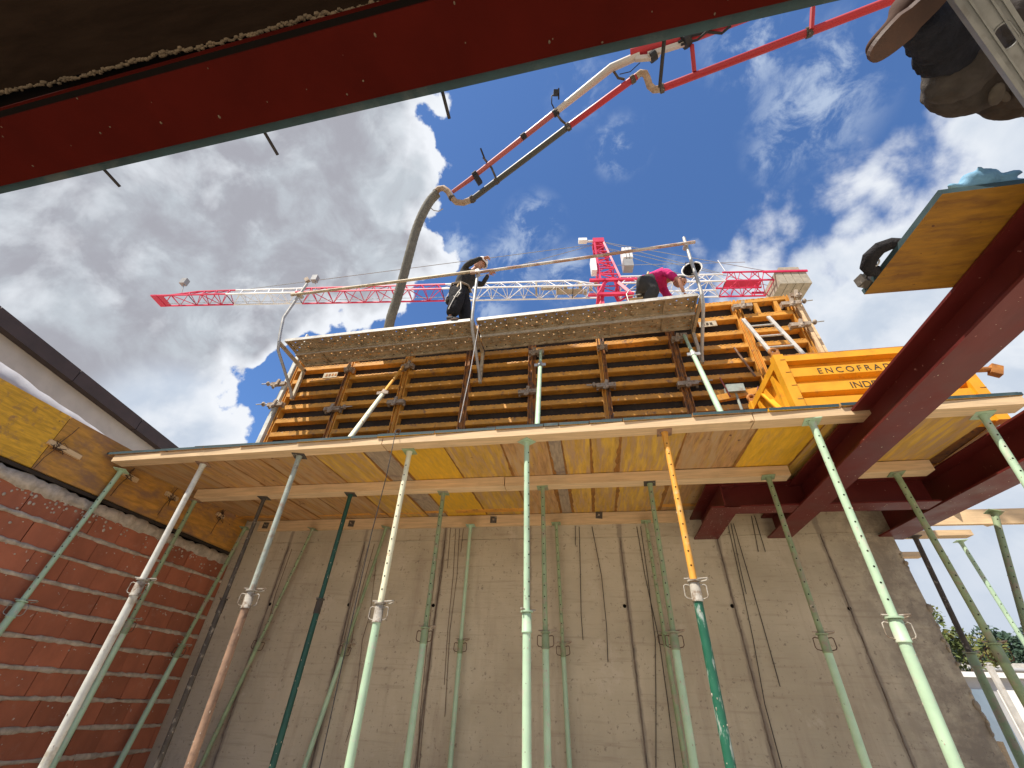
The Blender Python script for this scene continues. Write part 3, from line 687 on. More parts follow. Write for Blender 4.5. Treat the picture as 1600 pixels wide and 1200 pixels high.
prop((305, 782), (80, 1200), 'slim mint prop with rusty top standing just behind the thick white prop', 'mint_dull', 'mint', (206, 970), .3, cm='mint_dull', plate='prop_rust')
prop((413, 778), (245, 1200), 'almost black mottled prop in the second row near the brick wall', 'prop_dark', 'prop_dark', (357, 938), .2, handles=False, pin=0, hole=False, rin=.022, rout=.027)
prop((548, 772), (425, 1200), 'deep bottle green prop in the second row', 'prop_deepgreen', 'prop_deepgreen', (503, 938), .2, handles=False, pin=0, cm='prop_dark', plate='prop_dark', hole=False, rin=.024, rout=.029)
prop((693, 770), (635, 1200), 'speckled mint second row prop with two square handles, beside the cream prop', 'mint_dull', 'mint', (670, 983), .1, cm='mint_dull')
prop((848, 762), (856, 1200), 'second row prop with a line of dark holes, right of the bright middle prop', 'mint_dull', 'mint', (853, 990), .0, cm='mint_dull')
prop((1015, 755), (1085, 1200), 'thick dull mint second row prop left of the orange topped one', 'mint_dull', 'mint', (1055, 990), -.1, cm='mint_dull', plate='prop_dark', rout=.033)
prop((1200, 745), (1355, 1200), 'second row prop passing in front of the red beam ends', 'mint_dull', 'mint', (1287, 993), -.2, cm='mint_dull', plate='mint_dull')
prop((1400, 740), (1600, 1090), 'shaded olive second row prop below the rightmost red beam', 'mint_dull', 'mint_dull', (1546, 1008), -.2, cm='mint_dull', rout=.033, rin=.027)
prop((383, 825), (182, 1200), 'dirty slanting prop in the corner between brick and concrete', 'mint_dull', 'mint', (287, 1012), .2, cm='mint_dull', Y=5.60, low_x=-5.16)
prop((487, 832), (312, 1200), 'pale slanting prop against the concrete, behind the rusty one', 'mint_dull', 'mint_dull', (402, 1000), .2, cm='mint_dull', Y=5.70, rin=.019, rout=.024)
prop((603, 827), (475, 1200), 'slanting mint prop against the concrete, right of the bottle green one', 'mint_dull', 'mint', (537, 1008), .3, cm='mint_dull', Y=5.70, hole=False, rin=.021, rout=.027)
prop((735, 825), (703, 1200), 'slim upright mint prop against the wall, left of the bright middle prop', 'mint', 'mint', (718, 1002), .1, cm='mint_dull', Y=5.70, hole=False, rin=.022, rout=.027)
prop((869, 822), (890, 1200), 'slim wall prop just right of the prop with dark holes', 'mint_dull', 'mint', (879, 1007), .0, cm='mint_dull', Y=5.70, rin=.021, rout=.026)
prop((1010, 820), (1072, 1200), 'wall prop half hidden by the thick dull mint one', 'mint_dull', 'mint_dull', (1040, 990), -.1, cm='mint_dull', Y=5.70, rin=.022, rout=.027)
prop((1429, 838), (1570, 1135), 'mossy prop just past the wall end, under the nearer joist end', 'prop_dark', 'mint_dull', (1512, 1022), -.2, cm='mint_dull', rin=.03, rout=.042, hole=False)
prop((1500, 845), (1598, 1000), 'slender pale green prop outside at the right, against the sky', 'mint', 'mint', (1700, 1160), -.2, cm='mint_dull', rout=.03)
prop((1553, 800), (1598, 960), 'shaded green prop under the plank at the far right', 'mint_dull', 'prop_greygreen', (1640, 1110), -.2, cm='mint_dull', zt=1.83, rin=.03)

# stray wires hanging on the wall
wires = [[(1001, 823), (1012, 900), (1024, 1000), (1025, 1100), (1025, 1200)], [(995, 823), (1008, 900), (1030, 1000), (1044, 1100), (1056, 1200)], [(905, 823), (907, 900), (908, 960), (911, 1000)],
         [(925, 823), (940, 900), (948, 980), (950, 1035)], [(899, 822), (899, 852)], [(1137, 818), (1160, 920), (1177, 1000), (1195, 1100), (1222, 1200)],
         [(1142, 818), (1155, 880), (1166, 928)], [(1146, 818), (1170, 900), (1193, 980), (1219, 1073)], [(1174, 806), (1185, 862)], [(1179, 806), (1196, 862)],
         [(688, 824), (676, 930), (668, 1000), (656, 1120), (652, 1200)], [(697, 824), (690, 900), (680, 960), (664, 1100), (655, 1200)], [(712, 826), (708, 900), (700, 980), (694, 1070)], [(718, 826), (714, 900), (703, 985), (695, 1120)],
         [(724, 826), (720, 862)], [(585, 850), (560, 940), (549, 1005), (543, 1020)], [(576, 850), (557, 920), (535, 1010), (530, 1040)], [(456, 858), (430, 930), (421, 965)], [(704, 824), (699, 888)], [(590, 860), (578, 960), (566, 1000), (553, 1120), (540, 1160)]]
wl = ['long dark wire left of the thick dull mint prop', 'longest dark wire, curving right below the thick dull mint prop', 'single wire ending half way down, near the slim wall prop', 'gently bent wire ending mid wall, second from the slim wall prop', 'very short wire stub below the ledger, near the slim wall prop',
      'long wire hanging right of the orange topped prop', 'short wire right of the orange topped prop, between two long ones', 'long straight wire ending free right of the orange topped prop', 'short left wire between the red beam ends', 'short right wire between the red beam ends',
      'dark wire running down behind the speckled mint prop', 'kinked wire right beside the speckled mint prop', 'rust wire left of the slim upright prop, shorter', 'rust wire left of the slim upright prop, longer', 'short rust stub at the top of the slim upright prop', 'left rust streak wire below the cream prop', 'second rust wire beside the slanting prop', 'thin wire near the pale slanting prop', 'short rust wire right of the speckled prop', 'dark wire between slanting prop and cream prop']
for i, pl in enumerate(wires):
    pts = [onY(x, y, WY - .014 - (0.004 * ((k * 7 + i) % 3))) for k, (x, y) in enumerate(pl)]
    b = MB(); b.tube(pts, .0032 if i > 9 else .0042, 5)
    tag(b.build('hanging_wire', 'rust_wire' if i > 9 else 'dark_wire'), wl[i], 'wire', 'wires hanging on the concrete wall')
p = onZ(617, 690, 1.97); p = V((p.x, fy(p.x) - .06, 2.08))
b = MB(); b.tube([p + V((0, .05, .02)), p, p + V((.01, 0, -.5)), p + V((-.006, .002, -1)), p + V((0, 0, -1.7)), p + V((.02, 0, -2.9))], .004, 6)
ring(b, p + V((.02, .0, -.02)), .004, .03, V((0, 1, 0)))
tag(b.build('hanging_cable', 'dark_wire'), 'thin cable hanging from the front edge of the deck beside the cream prop', 'cable')
b = MB(); b.tube([onY(748, 508, 4.66), onY(735, 580, 4.9), onY(718, 660, 5.2)], .007, 6)
tag(b.build('rope', 'helmet_white'), 'pale rope dropping from the middle of the scaffold platform', 'rope')

# ------------------------------------------------------------------ wall formwork standing on the deck
FY = 5.50
JX = [-5.33, -4.17, -3.03, -1.865, -.735, .447, 1.63, 2.80, 3.66]
RIBZ = [2.17, 2.46, 2.72, 2.99, 3.27, 3.54, 3.82, 4.10, 4.385, 4.69, 4.985, 5.33, 5.68]
plab = ['orange formwork panel at the left end of the row, white plate near its top', 'second formwork panel from the left end, crossed by the cream brace', 'third formwork panel from the left end, right of the cream brace', 'formwork panel under the middle bracket, where the rope hangs',
        'formwork panel just left of the mint brace in the middle', 'formwork panel right of the upright mint brace', 'wide-open formwork panel behind the slanting mint brace and right bracket', 'last formwork panel at the right end, with the ladder in front']
rib_me = {}
for i in range(8):
    a, c = JX[i] + .004, JX[i + 1] - .004
    lean = 0.0
    t = thing('steel_formwork', ((a + c) / 2, FY + .06, SZ), plab[i], 'formwork panel', 'steel formwork panels standing on the deck')
    old = 'form_old'
    for k, x in enumerate((a, c)):
        x0 = x if k == 0 else x - .06
        mm = old if (i, k) in ((0, 1), (2, 1), (3, 0), (3, 1), (4, 0), (5, 0), (5, 1), (6, 0)) else 'form_orange'
        b = MB(); b.box((x0, FY, SZ), (x0 + .012, FY + .12, 5.74)); b.box((x0 + .048, FY, SZ), (x0 + .06, FY + .12, 5.74)); b.box((x0 + .012, FY + .035, SZ), (x0 + .048, FY + .12, 5.735))
        b.build('side_rail', mm, t)
    for z in RIBZ:
        if i == 6 and z < 3.9 and z > 3.3: pass
        w = c - a - .12
        key = (round(w, 3),)
        if key not in rib_me:
            mb = MB(); h = .040
            mb.add([(-w / 2, 0, -h), (w / 2, 0, -h), (w / 2, 0, h), (-w / 2, 0, h), (-w / 2, .02, -h - .006), (w / 2, .02, -h - .006), (w / 2, .02, h + .006), (-w / 2, .02, h + .006),
                    (-w / 2, .115, -h - .006), (w / 2, .115, -h - .006), (w / 2, .115, h + .006), (-w / 2, .115, h + .006)],
                   [(0, 1, 2, 3), (4, 5, 1, 0), (3, 2, 6, 7), (8, 9, 5, 4), (7, 6, 10, 11), (0, 3, 7, 4), (1, 5, 6, 2), (4, 7, 11, 8), (5, 9, 10, 6)])
            rr = random.Random(int(w * 1e4))
            for q in range(17):                      # hammered lip and cement crumbs that catch the sun
                xx = -w / 2 + .05 + (w - .1) * q / 16 + rr.uniform(-.02, .02)
                if rr.random() < .9: mb.box((xx - rr.uniform(.008, .02), -.004, h - .012), (xx + rr.uniform(.008, .02), .006, h + .004))
            rib_me[key] = mb.mesh('rib', ['form_orange'], V((0, 0, 0)))
        o = share('rib', rib_me[key], t, V(((a + c) / 2, FY + .003, z + rnd(-.006, .006))) - ORG[t.name])
        o.rotation_euler = (0, rnd(-.002, .002), 0)
    if i in (6, 7):
        for xx in (a + (c - a) * .33, a + (c - a) * .70)[: 2 if i == 7 else 1]:
            b = MB(); b.box((xx, FY + .01, 5.375), (xx + .06, FY + .1, 5.635)); b.build('stiffener', 'form_orange', t)
    b = MB(); b.box((a + .008, FY + .121, SZ), (c - .008, FY + .14, 5.74)); b.build('plywood_face', 'form_ply', t)
    if i in (0, 6):
        p = onY(516, 586, FY - .004) if i == 0 else onY(1106, 506, FY - .004)
        b = MB(); b.box((p.x - .14, FY - .004, p.z - .06), (p.x + .14, FY + .004, p.z + .06)); pl = b.build('name_plate', 'galv_old', t)
        b = MB()
        for q in range(4 if i == 0 else 3): b.box((p.x - .09 + q * .06, FY - .007, p.z - .03), (p.x - .05 + q * .06, FY - .0045, p.z + .025))
        b.build('plate_marks', 'crate_rust' if i == 0 else 'letter_dark', pl)
# pale stop-end boards at both ends
b = MB(); b.bar((-5.42, FY + .05, SZ), (-5.37, FY + .05, 5.75), .06, .16, (0, 1, 0)); b.bar((-5.475, FY + .10, SZ), (-5.43, FY + .10, 5.95), .03, .2, (0, 1, 0))
tag(b.build('stop_end_board', 'prop_white'), 'pale stop-end board closing the left end of the formwork', 'board')
b = MB(); b.bar((3.70, FY + .06, SZ), (3.72, FY + .06, 5.75), .05, .16, (0, 1, 0)); b.bar((3.80, FY + .12, SZ), (3.83, FY + .12, 5.55), .05, .1, (0, 1, 0))
tag(b.build('stop_end_board', 'timber'), 'pale timber stop-end boards at the right end of the formwork', 'board')
b = MB(); b.box((-5.35, FY + .141, SZ), (3.68, FY + .40, 5.6)); tag(b.build('fresh_concrete', 'cast_concrete'), 'concrete being poured behind the formwork panels', 'concrete')
b = MB(); b.box((-5.35, FY + .40, SZ), (3.68, FY + .52, 5.70)); tag(b.build('rear_formwork', 'form_old'), 'rear face of the formwork, hidden behind the front panels', 'formwork')
def clamp(x, z, label, small=False, rod=0):
    t = thing('formwork_clamp', (x, FY - .05, z), label, 'clamp', 'clamps joining the formwork panels')
    b = MB(); hw = .085 if small else .15
    b.box((x - hw, FY - .075, z - .035), (x + hw, FY - .012, z + .035)); b.box((x - hw, FY - .012, z - .05), (x - hw + .03, FY + .02, z + .05)); b.box((x + hw - .03, FY - .012, z - .05), (x + hw, FY + .02, z + .05))
    b.build('jaw', 'clamp_steel', t)
    b = MB(); b.bar((x - .03, FY - .085, z - .09), (x + .02, FY - .085, z + .08), .05, .03, (0, 1, 0)); b.ell((x + .0, FY - .09, z - .05), (.035, .03, .04), 8, 6); b.build('wedge', 'clamp_steel', t)
    if rod:
        b = MB(); b.tube([(x - .1 if rod > 0 else x + .1, FY - .05, z + .012), (x + rod, FY - .05, z + .03)], .010, 7); b.build('tie_rod', 'galv', t)
        b = MB(); b.ell((x + rod * .62, FY - .05, z + .025), (.03, .045, .045), 8, 6); b.build('wing_nut', 'clamp_steel', t)
for x, y, lab, sm, rod in ((435, 600, 'upper clamp at the left end of the formwork, with a rod sticking out', False, -.36), (430, 632, 'lower clamp at the left end of the formwork, with a rod sticking out', False, -.40), (545, 577, 'top clamp on the first joint from the left', True, 0), (519, 639, 'lower clamp on the first joint from the left', False, .36),
                           (639, 571, 'top clamp where the cream brace meets the formwork', True, 0), (618, 628, 'lower clamp on the joint beside the cream brace', False, 0), (834, 551, 'top clamp above the upright mint brace', True, 0), (824, 612, 'lower clamp left of the upright mint brace', False, 0),
                           (941, 542, 'top clamp on the joint right of the upright mint brace', True, 0), (947, 602, 'lower clamp with long rod right of the upright mint brace', False, -.3), (1058, 529, 'top clamp beside the slanting mint brace', True, 0), (1075, 599, 'lower clamp beside the slanting mint brace', False, .36),
                           (1160, 478, 'clamp at the top of the joint left of the ladder', False, 0), (1236, 474, 'upper clamp at the right end, its rod against the sky', False, .34), (1250, 507, 'lower clamp at the right end, its rod against the sky', False, .36), (1243, 461, 'small lump of a clamp on the top right corner', True, 0)):
    p = onY(x, y, FY - .05); clamp(p.x, p.z, lab, sm, rod)
def brace(top, foot, label, mm, node, mm2=None, cuff=.5):
    P = onY(*top, FY - .06); Q = onZ(*foot, SZ + .02)
    t = thing('push_pull_brace', Q, label, 'brace', 'inclined braces holding the formwork')
    m = P.lerp(Q, cuff)
    b = MB(); b.tube([P, m], .025, 12); b.build('upper_tube', mm2 or mm, t)
    b = MB(); b.tube([m, Q], .032, 12); b.build('lower_tube', mm, t)
    d = (Q - P).normalized(); b = MB(); b.tube([m - d * .08, m + d * .06], .042, 12); b.bar(m + V((-.09, -.02, .0)), m + V((.09, -.02, .0)), .02, .05); b.build('collar', 'galv' if mm == 'mint' else 'clamp_steel', t)
    b = MB(); b.obox(P + V((0, .03, 0)), (V((1, 0, 0)), V((0, 1, 0)), UPZ), (.05, .03, .06)); b.build('head', 'clamp_steel', t)
    b = MB(); b.box(Q - V((.09, .07, .0)) - V((0, 0, .02)), Q + V((.09, .07, -.008))); b.build('foot_plate', mm, t)
brace((630, 573), (529, 708), 'cream brace slanting down to the left in front of the orange panels', 'prop_cream', (590, 625), 'prop_orange', .42)
brace((845, 549), (838, 700), 'upright looking mint brace in the middle of the orange panels', 'mint', (843, 590), None, .22)
brace((1069, 524), (1141, 676), 'mint brace slanting down to the right near the yellow crate', 'mint', (1090, 560), None, .3)
# small orange bracket with grey block beside the crate
P = onY(1150, 612, 5.0)
t = thing('bracket_frame', (P.x, P.y, SZ), 'orange bracket frame with a grey block at the foot of the slanting brace', 'bracket')
b = MB(); b.bar(P + V((-.28, 0, -.10)), P + V((.32, .05, .02)), .06, .09); b.bar(P + V((-.3, 0, .0)), P + V((-.26, 0, -.45)), .05, .05, (1, 0, 0)); b.bar(P + V((.3, 0, .0)), P + V((.3, 0, -.55)), .05, .05, (1, 0, 0)); b.build('bracket_bar', 'form_orange', t)
b = MB(); b.box(P + V((-.12, -.06, -.03)), P + V((.10, .06, .09))); b.build('block', 'prop_greygreen', t)
b = MB(); b.tube([P + V((-.01, 0, -.03)), P + V((.0, 0, -.9))], .018, 8); b.build('jack_stem', 'prop_greygreen', t)
b = MB(); b.tube([P + V((.27, -.05, .02)), P + V((.2, -.06, -.16)), P + V((.33, -.06, -.34))], .012, 6); b.build('red_handle', 'primer_red', t)
b = MB(); b.tube([P + V((-.17, -.07, .2)), P + V((-.12, -.07, -.12))], .010, 6); b.build('red_rod', 'primer_red', t)
b = MB(); b.tube([onY(1147, 543, FY - .05), onY(1180, 588, FY - .05)], .016, 8); tag(b.build('steel_bar', 'prop_rust'), 'loose rusty bar leaning across the formwork left of the ladder', 'bar')
# aluminium ladder
LY = 5.33
a0, a1 = V((2.73, LY, 5.10)), V((3.13, LY - .45, SZ)); c0, c1 = V((3.11, LY, 5.10)), V((3.55, LY - .45, SZ))
t = thing('ladder', (a1 + c1) / 2, 'pale aluminium ladder leaning on the last formwork panel behind the crate', 'ladder')
for p, q in ((a0, a1), (c0, c1)):
    b = MB(); b.bar(p, q, .028, .055, (1, 0, 0)); b.build('stile', 'zinc_white', t)
for k in range(11):
    f = .07 + k * .09; b = MB(); b.tube([a0.lerp(a1, f), c0.lerp(c1, f)], .016, 8); b.build('rung', 'zinc_white', t)

# ------------------------------------------------------------------ scaffold platform on the formwork
def plank_mesh(L, W):
    mb = MB(); n = int(L / .085); vs = []; fs = []
    rows_ = 5; dx = L / n; dy = W / rows_; r = .013
    for i in range(n):
        for j in range(rows_):
            x0, y0 = -L / 2 + i * dx, j * dy; cx, cy = x0 + dx / 2, y0 + dy / 2; o = len(vs)
            sq = [(x0, y0), (cx, y0), (x0 + dx, y0), (x0 + dx, cy), (x0 + dx, y0 + dy), (cx, y0 + dy), (x0, y0 + dy), (x0, cy)]
            if (i % 13 == 6) or ((i + j) % 2): 
                fs.append([o + q for q in range(8)]); vs += [V((a, b2, 0)) for a, b2 in sq]; continue
            vs += [V((a, b2, 0)) for a, b2 in sq]
            vs += [V((cx + r * math.cos(t), cy + r * math.sin(t), .004)) for t in [R(225 + 45 * q) for q in range(8)]]
            fs += [[o + q, o + (q + 1) % 8, o + 8 + (q + 1) % 8, o + 8 + q] for q in range(8)]
    mb.add(vs, fs)
    for y in (0.0, W): mb.box((-L / 2, y - .003, -.05), (L / 2, y + .003, .0))
    mb.box((-L / 2, 0.004, -.05), (L / 2, .022, -.047)); mb.box((-L / 2, W - .022, -.05), (L / 2, W - .004, -.047))
    for x in (-L / 2, L / 2 - .02): mb.box((x, .004, -.045), (x + .02, W - .004, -.002))
    for q in (-.36, -.12, .12, .36): mb.box((L * q, .004, -.03), (L * q + .02, W - .004, -.0006))
    mb.box((-L / 2, W / 2 - .006, -.018), (L / 2, W / 2 + .006, -.0005))
    return mb
PZ = {0: (-5.02, -1.66, 4.995, 5.05), 1: (-1.56, 1.93, 5.045, 5.115)}
for s_, (xa, xb, za, zb) in PZ.items():
    L = xb - xa
    for k in range(2):
        t = thing('scaffold_plank', ((xa + xb) / 2, 4.70 + k * .345, (za + zb) / 2 - (.022, .05)[s_] * k), (('front', 'rear')[k] + ' perforated steel plank of the ' + ('left' if s_ == 0 else 'right') + ' half of the platform'), 'scaffold plank', 'perforated planks of the scaffold platform', Quaternion((0, 1, 0), -math.atan2(zb - za, L)))
        mb = plank_mesh(L, .325); mb.build('perforated_deck', 'galv_old', t, True)
        b = MB(); b.box((-L / 2, -.012, -.052), (L / 2, -.0035, .006)); b.build('edge_rail', 'zinc_white', t, True)
for i, (x, zt) in enumerate(((-5.09, 6.42), (-1.61, 6.26), (1.965, 6.45))):
    zp = (4.99, 5.045, 5.11)[i]
    t = thing('scaffold_bracket', (x, 4.66, zp), ('left end scaffold bracket with its guard post', 'middle scaffold bracket with its guard post', 'right end scaffold bracket with its guard post')[i], 'scaffold bracket', 'brackets carrying the scaffold platform')
    tp = [(x + (.02 if i == 0 else .0) + (-.0 if i != 2 else .02), 4.62, zt), (x - (.12 if i == 0 else 0), 4.62, zp + .5), (x - (.02 if i == 0 else 0), 4.63, zp + .06), (x, 4.66, zp - .08)]
    b = MB(); b.tube(tp, .026, 10); b.build('guard_post', 'galv', t)
    b = MB(); b.tube([(x, 4.66, zp - .07), (x, 4.72, zp - .22), (x + .0, 5.35, zp - .62), (x, 5.44, zp - .72)], .026, 10); b.build('strut', 'galv', t)
    b = MB(); b.bar((x, 4.66, zp - .085), (x, 5.48, zp - .085), .05, .05); b.bar((x, 5.46, zp - .05), (x, 5.46, zp - .75), .05, .05, (0, 1, 0)); b.build('bracket_arm', 'galv_old', t)
    if i == 0:
        b = MB(); b.obox((x - .02, 4.62, zt + .12), (V((.8, 0, .6)), V((0, 1, 0)), V((-.6, 0, .8))), (.04, .03, .06)); b.tube([(x, 4.62, zt - .04), (x - .02, 4.62, zt + .08)], .014, 8); b.build('post_cap', 'clamp_steel', t)
    b = MB(); b.tube([(x, 4.56, zp + 1.10), (x, 4.68, zp + 1.10)], .04, 10); b.build('rail_clip', 'galv', t)
def rail(p, q, mm, lab):
    b = MB(); P, Q = onY(*p, 4.57), onY(*q, 4.57); b.tube([P, P.lerp(Q, .5) + V((0, 0, -.01)), Q], .027, 10)
    tag(b.build('guard_rail', mm), lab, 'rail', 'guard rails of the scaffold platform')
rail((455, 461), (742, 424), 'galv_old', 'left guard rail, pale galvanised tube')
rail((735, 427), (1086, 378), 'rusty_tube', 'right guard rail, pale tube turning rusty at its right end')
# hard hat hanging on the right post
P = onY(1081, 420, 4.70)
t = thing('hard_hat', P, 'upturned white hard hat hanging on the right guard post', 'helmet')
q = UPZ.rotation_difference(V((-.25, -.85, -.12))).to_matrix()
b = MB(); n = 18; vs = []
prof = [(.150, .0), (.128, .012), (.122, .05), (.105, .095), (.07, .125), (.02, .137)]
for rr_, zz in prof:
    for j in range(n):
        th = 2 * math.pi * j / n; vs.append(P + q @ V((rr_ * math.cos(th) * 1.1, rr_ * math.sin(th) * .95, -zz)))
b.add(vs, [(i * n + j, i * n + (j + 1) % n, (i + 1) * n + (j + 1) % n, (i + 1) * n + j) for i in range(len(prof) - 1) for j in range(n)], 0, True); b.add(vs[-n:], [tuple(range(n))])
o = b.build('shell', ['helmet_white'], t); md = o.modifiers.new('thickness', 'SOLIDIFY'); md.thickness = .004
b = MB(); vs = []
for rr_, zz in [(.127, .004), (.118, .05), (.09, .095), (.02, .118)]:
    for j in range(n):
        th = 2 * math.pi * j / n; vs.append(P + q @ V((rr_ * math.cos(th) * 1.08, rr_ * math.sin(th) * .93, -zz)))
b.add(vs, [(i * n + j, (i + 1) * n + j, (i + 1) * n + (j + 1) % n, i * n + (j + 1) % n) for i in range(3) for j in range(n)], 0, True); b.build('lining', 'cloth_black', t)
b = MB(); b.tube([P + q @ V((.12, .05, -.005)), P + q @ V((.05, .03, .07)), P + V((-.08, -.06, .11)), P + q @ V((-.1, .06, -.005))], .006, 6); b.build('chin_strap', 'leather', t)

# ------------------------------------------------------------------ yellow steel crate with lettering
CY = 3.88
cx0, cx1, cz0, cz1, cd = 2.12, 3.80, SZ + .02, 3.10, .95
crate = thing('steel_crate', ((cx0 + cx1) / 2, CY + cd / 2, SZ), 'yellow steel crate with ribbed sides and black lettering, standing on the deck', 'crate')
def put_rows(name, x0, x1, y, zs, hh, dep, mm):
    for z in zs:
        b = MB(); b.add([(x0, y, z - hh), (x1, y, z - hh), (x1, y, z + hh), (x0, y, z + hh), (x0, y + dep, z - hh - .022), (x1, y + dep, z - hh - .022), (x1, y + dep, z + hh + .022), (x0, y + dep, z + hh + .022)],
            [(0, 1, 2, 3), (4, 5, 1, 0), (3, 2, 6, 7), (0, 3, 7, 4), (1, 5, 6, 2)]); b.build(name, mm, crate)
zr = [onY(1290, 662, CY).z, onY(1290, 627, CY).z, onY(1340, 600, CY).z, onY(1320, 576, CY).z]
put_rows('front_rib', cx0 + .10, cx1 - .09, CY + .005, zr, .055, .07, 'crate_yellow')
b = MB(); b.box((cx0 + .08, CY + .078, cz0), (cx1 - .08, CY + .085, cz1)); b.build('front_sheet', 'crate_yellow', crate)
b = MB(); b.box((cx0 + .08, CY + cd - .06, cz0), (cx1 - .08, CY + cd - .05, cz1 - .1)); b.build('rear_sheet', 'crate_yellow', crate)
b = MB(); b.box((cx0 + .07, CY - .01, cz1 - .075), (cx1 - .06, CY + .07, cz1)); b.build('top_rail', 'crate_yellow', crate)
b = MB(); b.box((cx0 + .07, CY - .008, cz1 - .002), (cx1 - .06, CY + .06, cz1 + .012)); b.build('worn_edge', 'crate_rust', crate)
b = MB(); b.box((cx0 + .05, CY + cd - .08, cz1 - .07), (cx1 - .05, CY + cd, cz1)); b.build('top_rail', 'crate_yellow', crate)
for x in (cx0, cx1 - .10):
    for y in (CY - .02, CY + cd - .09):
        b = MB(); b.box((x, y, cz0), (x + .10, y + .10, cz1 + .02)); po = b.build('corner_post', 'crate_yellow', crate)
        b = MB(); c = V((x + .05, y + .05, cz1 + .075))
        b.obox(c - V((0, 0, .035)), (V((1, 0, 0)), V((0, 1, 0)), UPZ), (.045, .02, .04))
        ring(b, c + V((0, 0, .02)), .022, .04, V((0, 1, 0)), 12, 6); b.build('lifting_lug', 'crate_rust', po)
        if y < CY:
            b = MB()
            for k in range(5): b.box((x - .001 + .05, y - .003, cz0 + .18 + k * .17), (x + .101, y - .0005, cz0 + .186 + k * .17))
            b.build('weld_marks', 'crate_rust', po)
for x in (cx0 + .02, cx1 - .07):                                     # end frames: rails, upright and diagonals
    b = MB(); b.bar((x + .02, CY + .08, cz1 - .05), (x + .02, CY + cd - .08, cz1 - .05), .06, .09); b.build('end_rail', 'crate_yellow', crate)
    b = MB(); b.bar((x + .02, CY + .08, cz0 + .05), (x + .02, CY + cd - .08, cz0 + .05), .06, .09); b.build('end_rail', 'crate_yellow', crate)
    for k in range(3):
        y = CY + .22 + k * .24; b = MB(); b.bar((x + .02, y, cz0 + .09), (x + .02, y, cz1 - .09), .05, .07, (0, 1, 0)); b.build('end_slat', 'crate_yellow', crate)
    b = MB(); b.box((x + .045, CY + .06, cz0 + .02), (x + .052, CY + cd - .06, cz1 - .1)); b.build('end_sheet', 'crate_yellow', crate)
    b = MB(); b.bar((x + .0, CY + .10, cz0 + .1), (x + .0, CY + cd * .55, cz1 - .12), .02, .06, (1, 0, 0)); b.build('end_diagonal', 'crate_yellow', crate)
b = MB(); b.box((cx0 + .04, CY + .05, cz0 + .01), (cx1 - .04, CY + cd - .05, cz0 + .03)); b.build('bottom_sheet', 'crate_rust', crate)
P = onY(1548, 577, CY + .1)
b = MB(); b.tube([(cx1 - .03, P.y, P.z + .01), (P.x + .02, P.y, P.z)], .03, 8); b.obox(P + V((.03, 0, -.02)), (V((.85, 0, -.5)), V((0, 1, 0)), V((.5, 0, .85))), (.045, .03, .06)); b.build('latch_lug', 'crate_rust', crate)
def letters(txt, x, z, size, name, sp=1.25):
    cu = bpy.data.curves.new(name, 'FONT'); cu.body = txt; cu.size = size; cu.extrude = .0012; cu.space_character = sp
    o = bpy.data.objects.new(name, cu); COL.objects.link(o)
    dg = bpy.context.evaluated_depsgraph_get(); me = bpy.data.meshes.new_from_object(o.evaluated_get(dg)); bpy.data.objects.remove(o)
    me.transform(Matrix.Rotation(R(90), 4, 'X')); me.transform(Matrix.Translation(V((x, CY + .0035, z)) - ORG[crate.name]))
    me.materials.clear(); me.materials.append(MATS['letter_dark'])
    q = bpy.data.objects.new(name, me); q.parent = crate; COL.objects.link(q)
letters('ENCOFRADOS', onY(1279, 583, CY).x, zr[3] - .036, .100, 'lettering', 1.45)
letters('INDEK', onY(1330, 604, CY).x, zr[2] - .040, .108, 'lettering', 1.0)

# ------------------------------------------------------------------ plywood sheet, glove and gear on the red beam
bzp = 2.025
b = MB(); q = [(1.735, 2.00), (1.80, 1.378), (2.60, 1.372), (2.56, 2.02)]
vs = [V((x, y, bzp)) for x, y in q] + [V((x, y, bzp + .036)) for x, y in q]
b.add(vs, [(0, 1, 2, 3), (4, 7, 6, 5)], 0); b.add(vs, [(0, 4, 5, 1), (1, 5, 6, 2), (2, 6, 7, 3), (3, 7, 4, 0)], 1)
tag(b.build('plywood_sheet', ['board_flat', 'teal_paint']), 'yellow plywood sheet with teal edges jutting out over the red beam', 'plywood')
def blob(name, mm, label, cat, P, parts, lev=2, disp=.012, ds=.06, parent=None, rough=None):
    """cloth or glove shape: joined ellipsoids remeshed into one skin and crumpled"""
    b = MB()
    for c, r, e in parts:
        b.ell(P + V(c), r, 14, 10, 0, Matrix.Rotation(e[2], 3, 'Z') @ Matrix.Rotation(e[1], 3, 'Y') @ Matrix.Rotation(e[0], 3, 'X'))
    o = b.build(name, mm, parent)
    rm = o.modifiers.new('remesh', 'REMESH'); rm.mode = 'VOXEL'; rm.voxel_size = rough or .012; rm.use_smooth_shade = True
    sm = o.modifiers.new('smooth', 'SMOOTH'); sm.iterations = lev; sm.factor = .6
    tx = bpy.data.textures.new(name, 'CLOUDS'); tx.noise_scale = ds; tx.noise_depth = 2
    dp = o.modifiers.new('crumple', 'DISPLACE'); dp.texture = tx; dp.strength = disp; dp.mid_level = .5; dp.texture_coords = 'LOCAL'
    if label: tag(o, label, cat)
    return o
P = V((2.0, 1.40, bzp + .036))
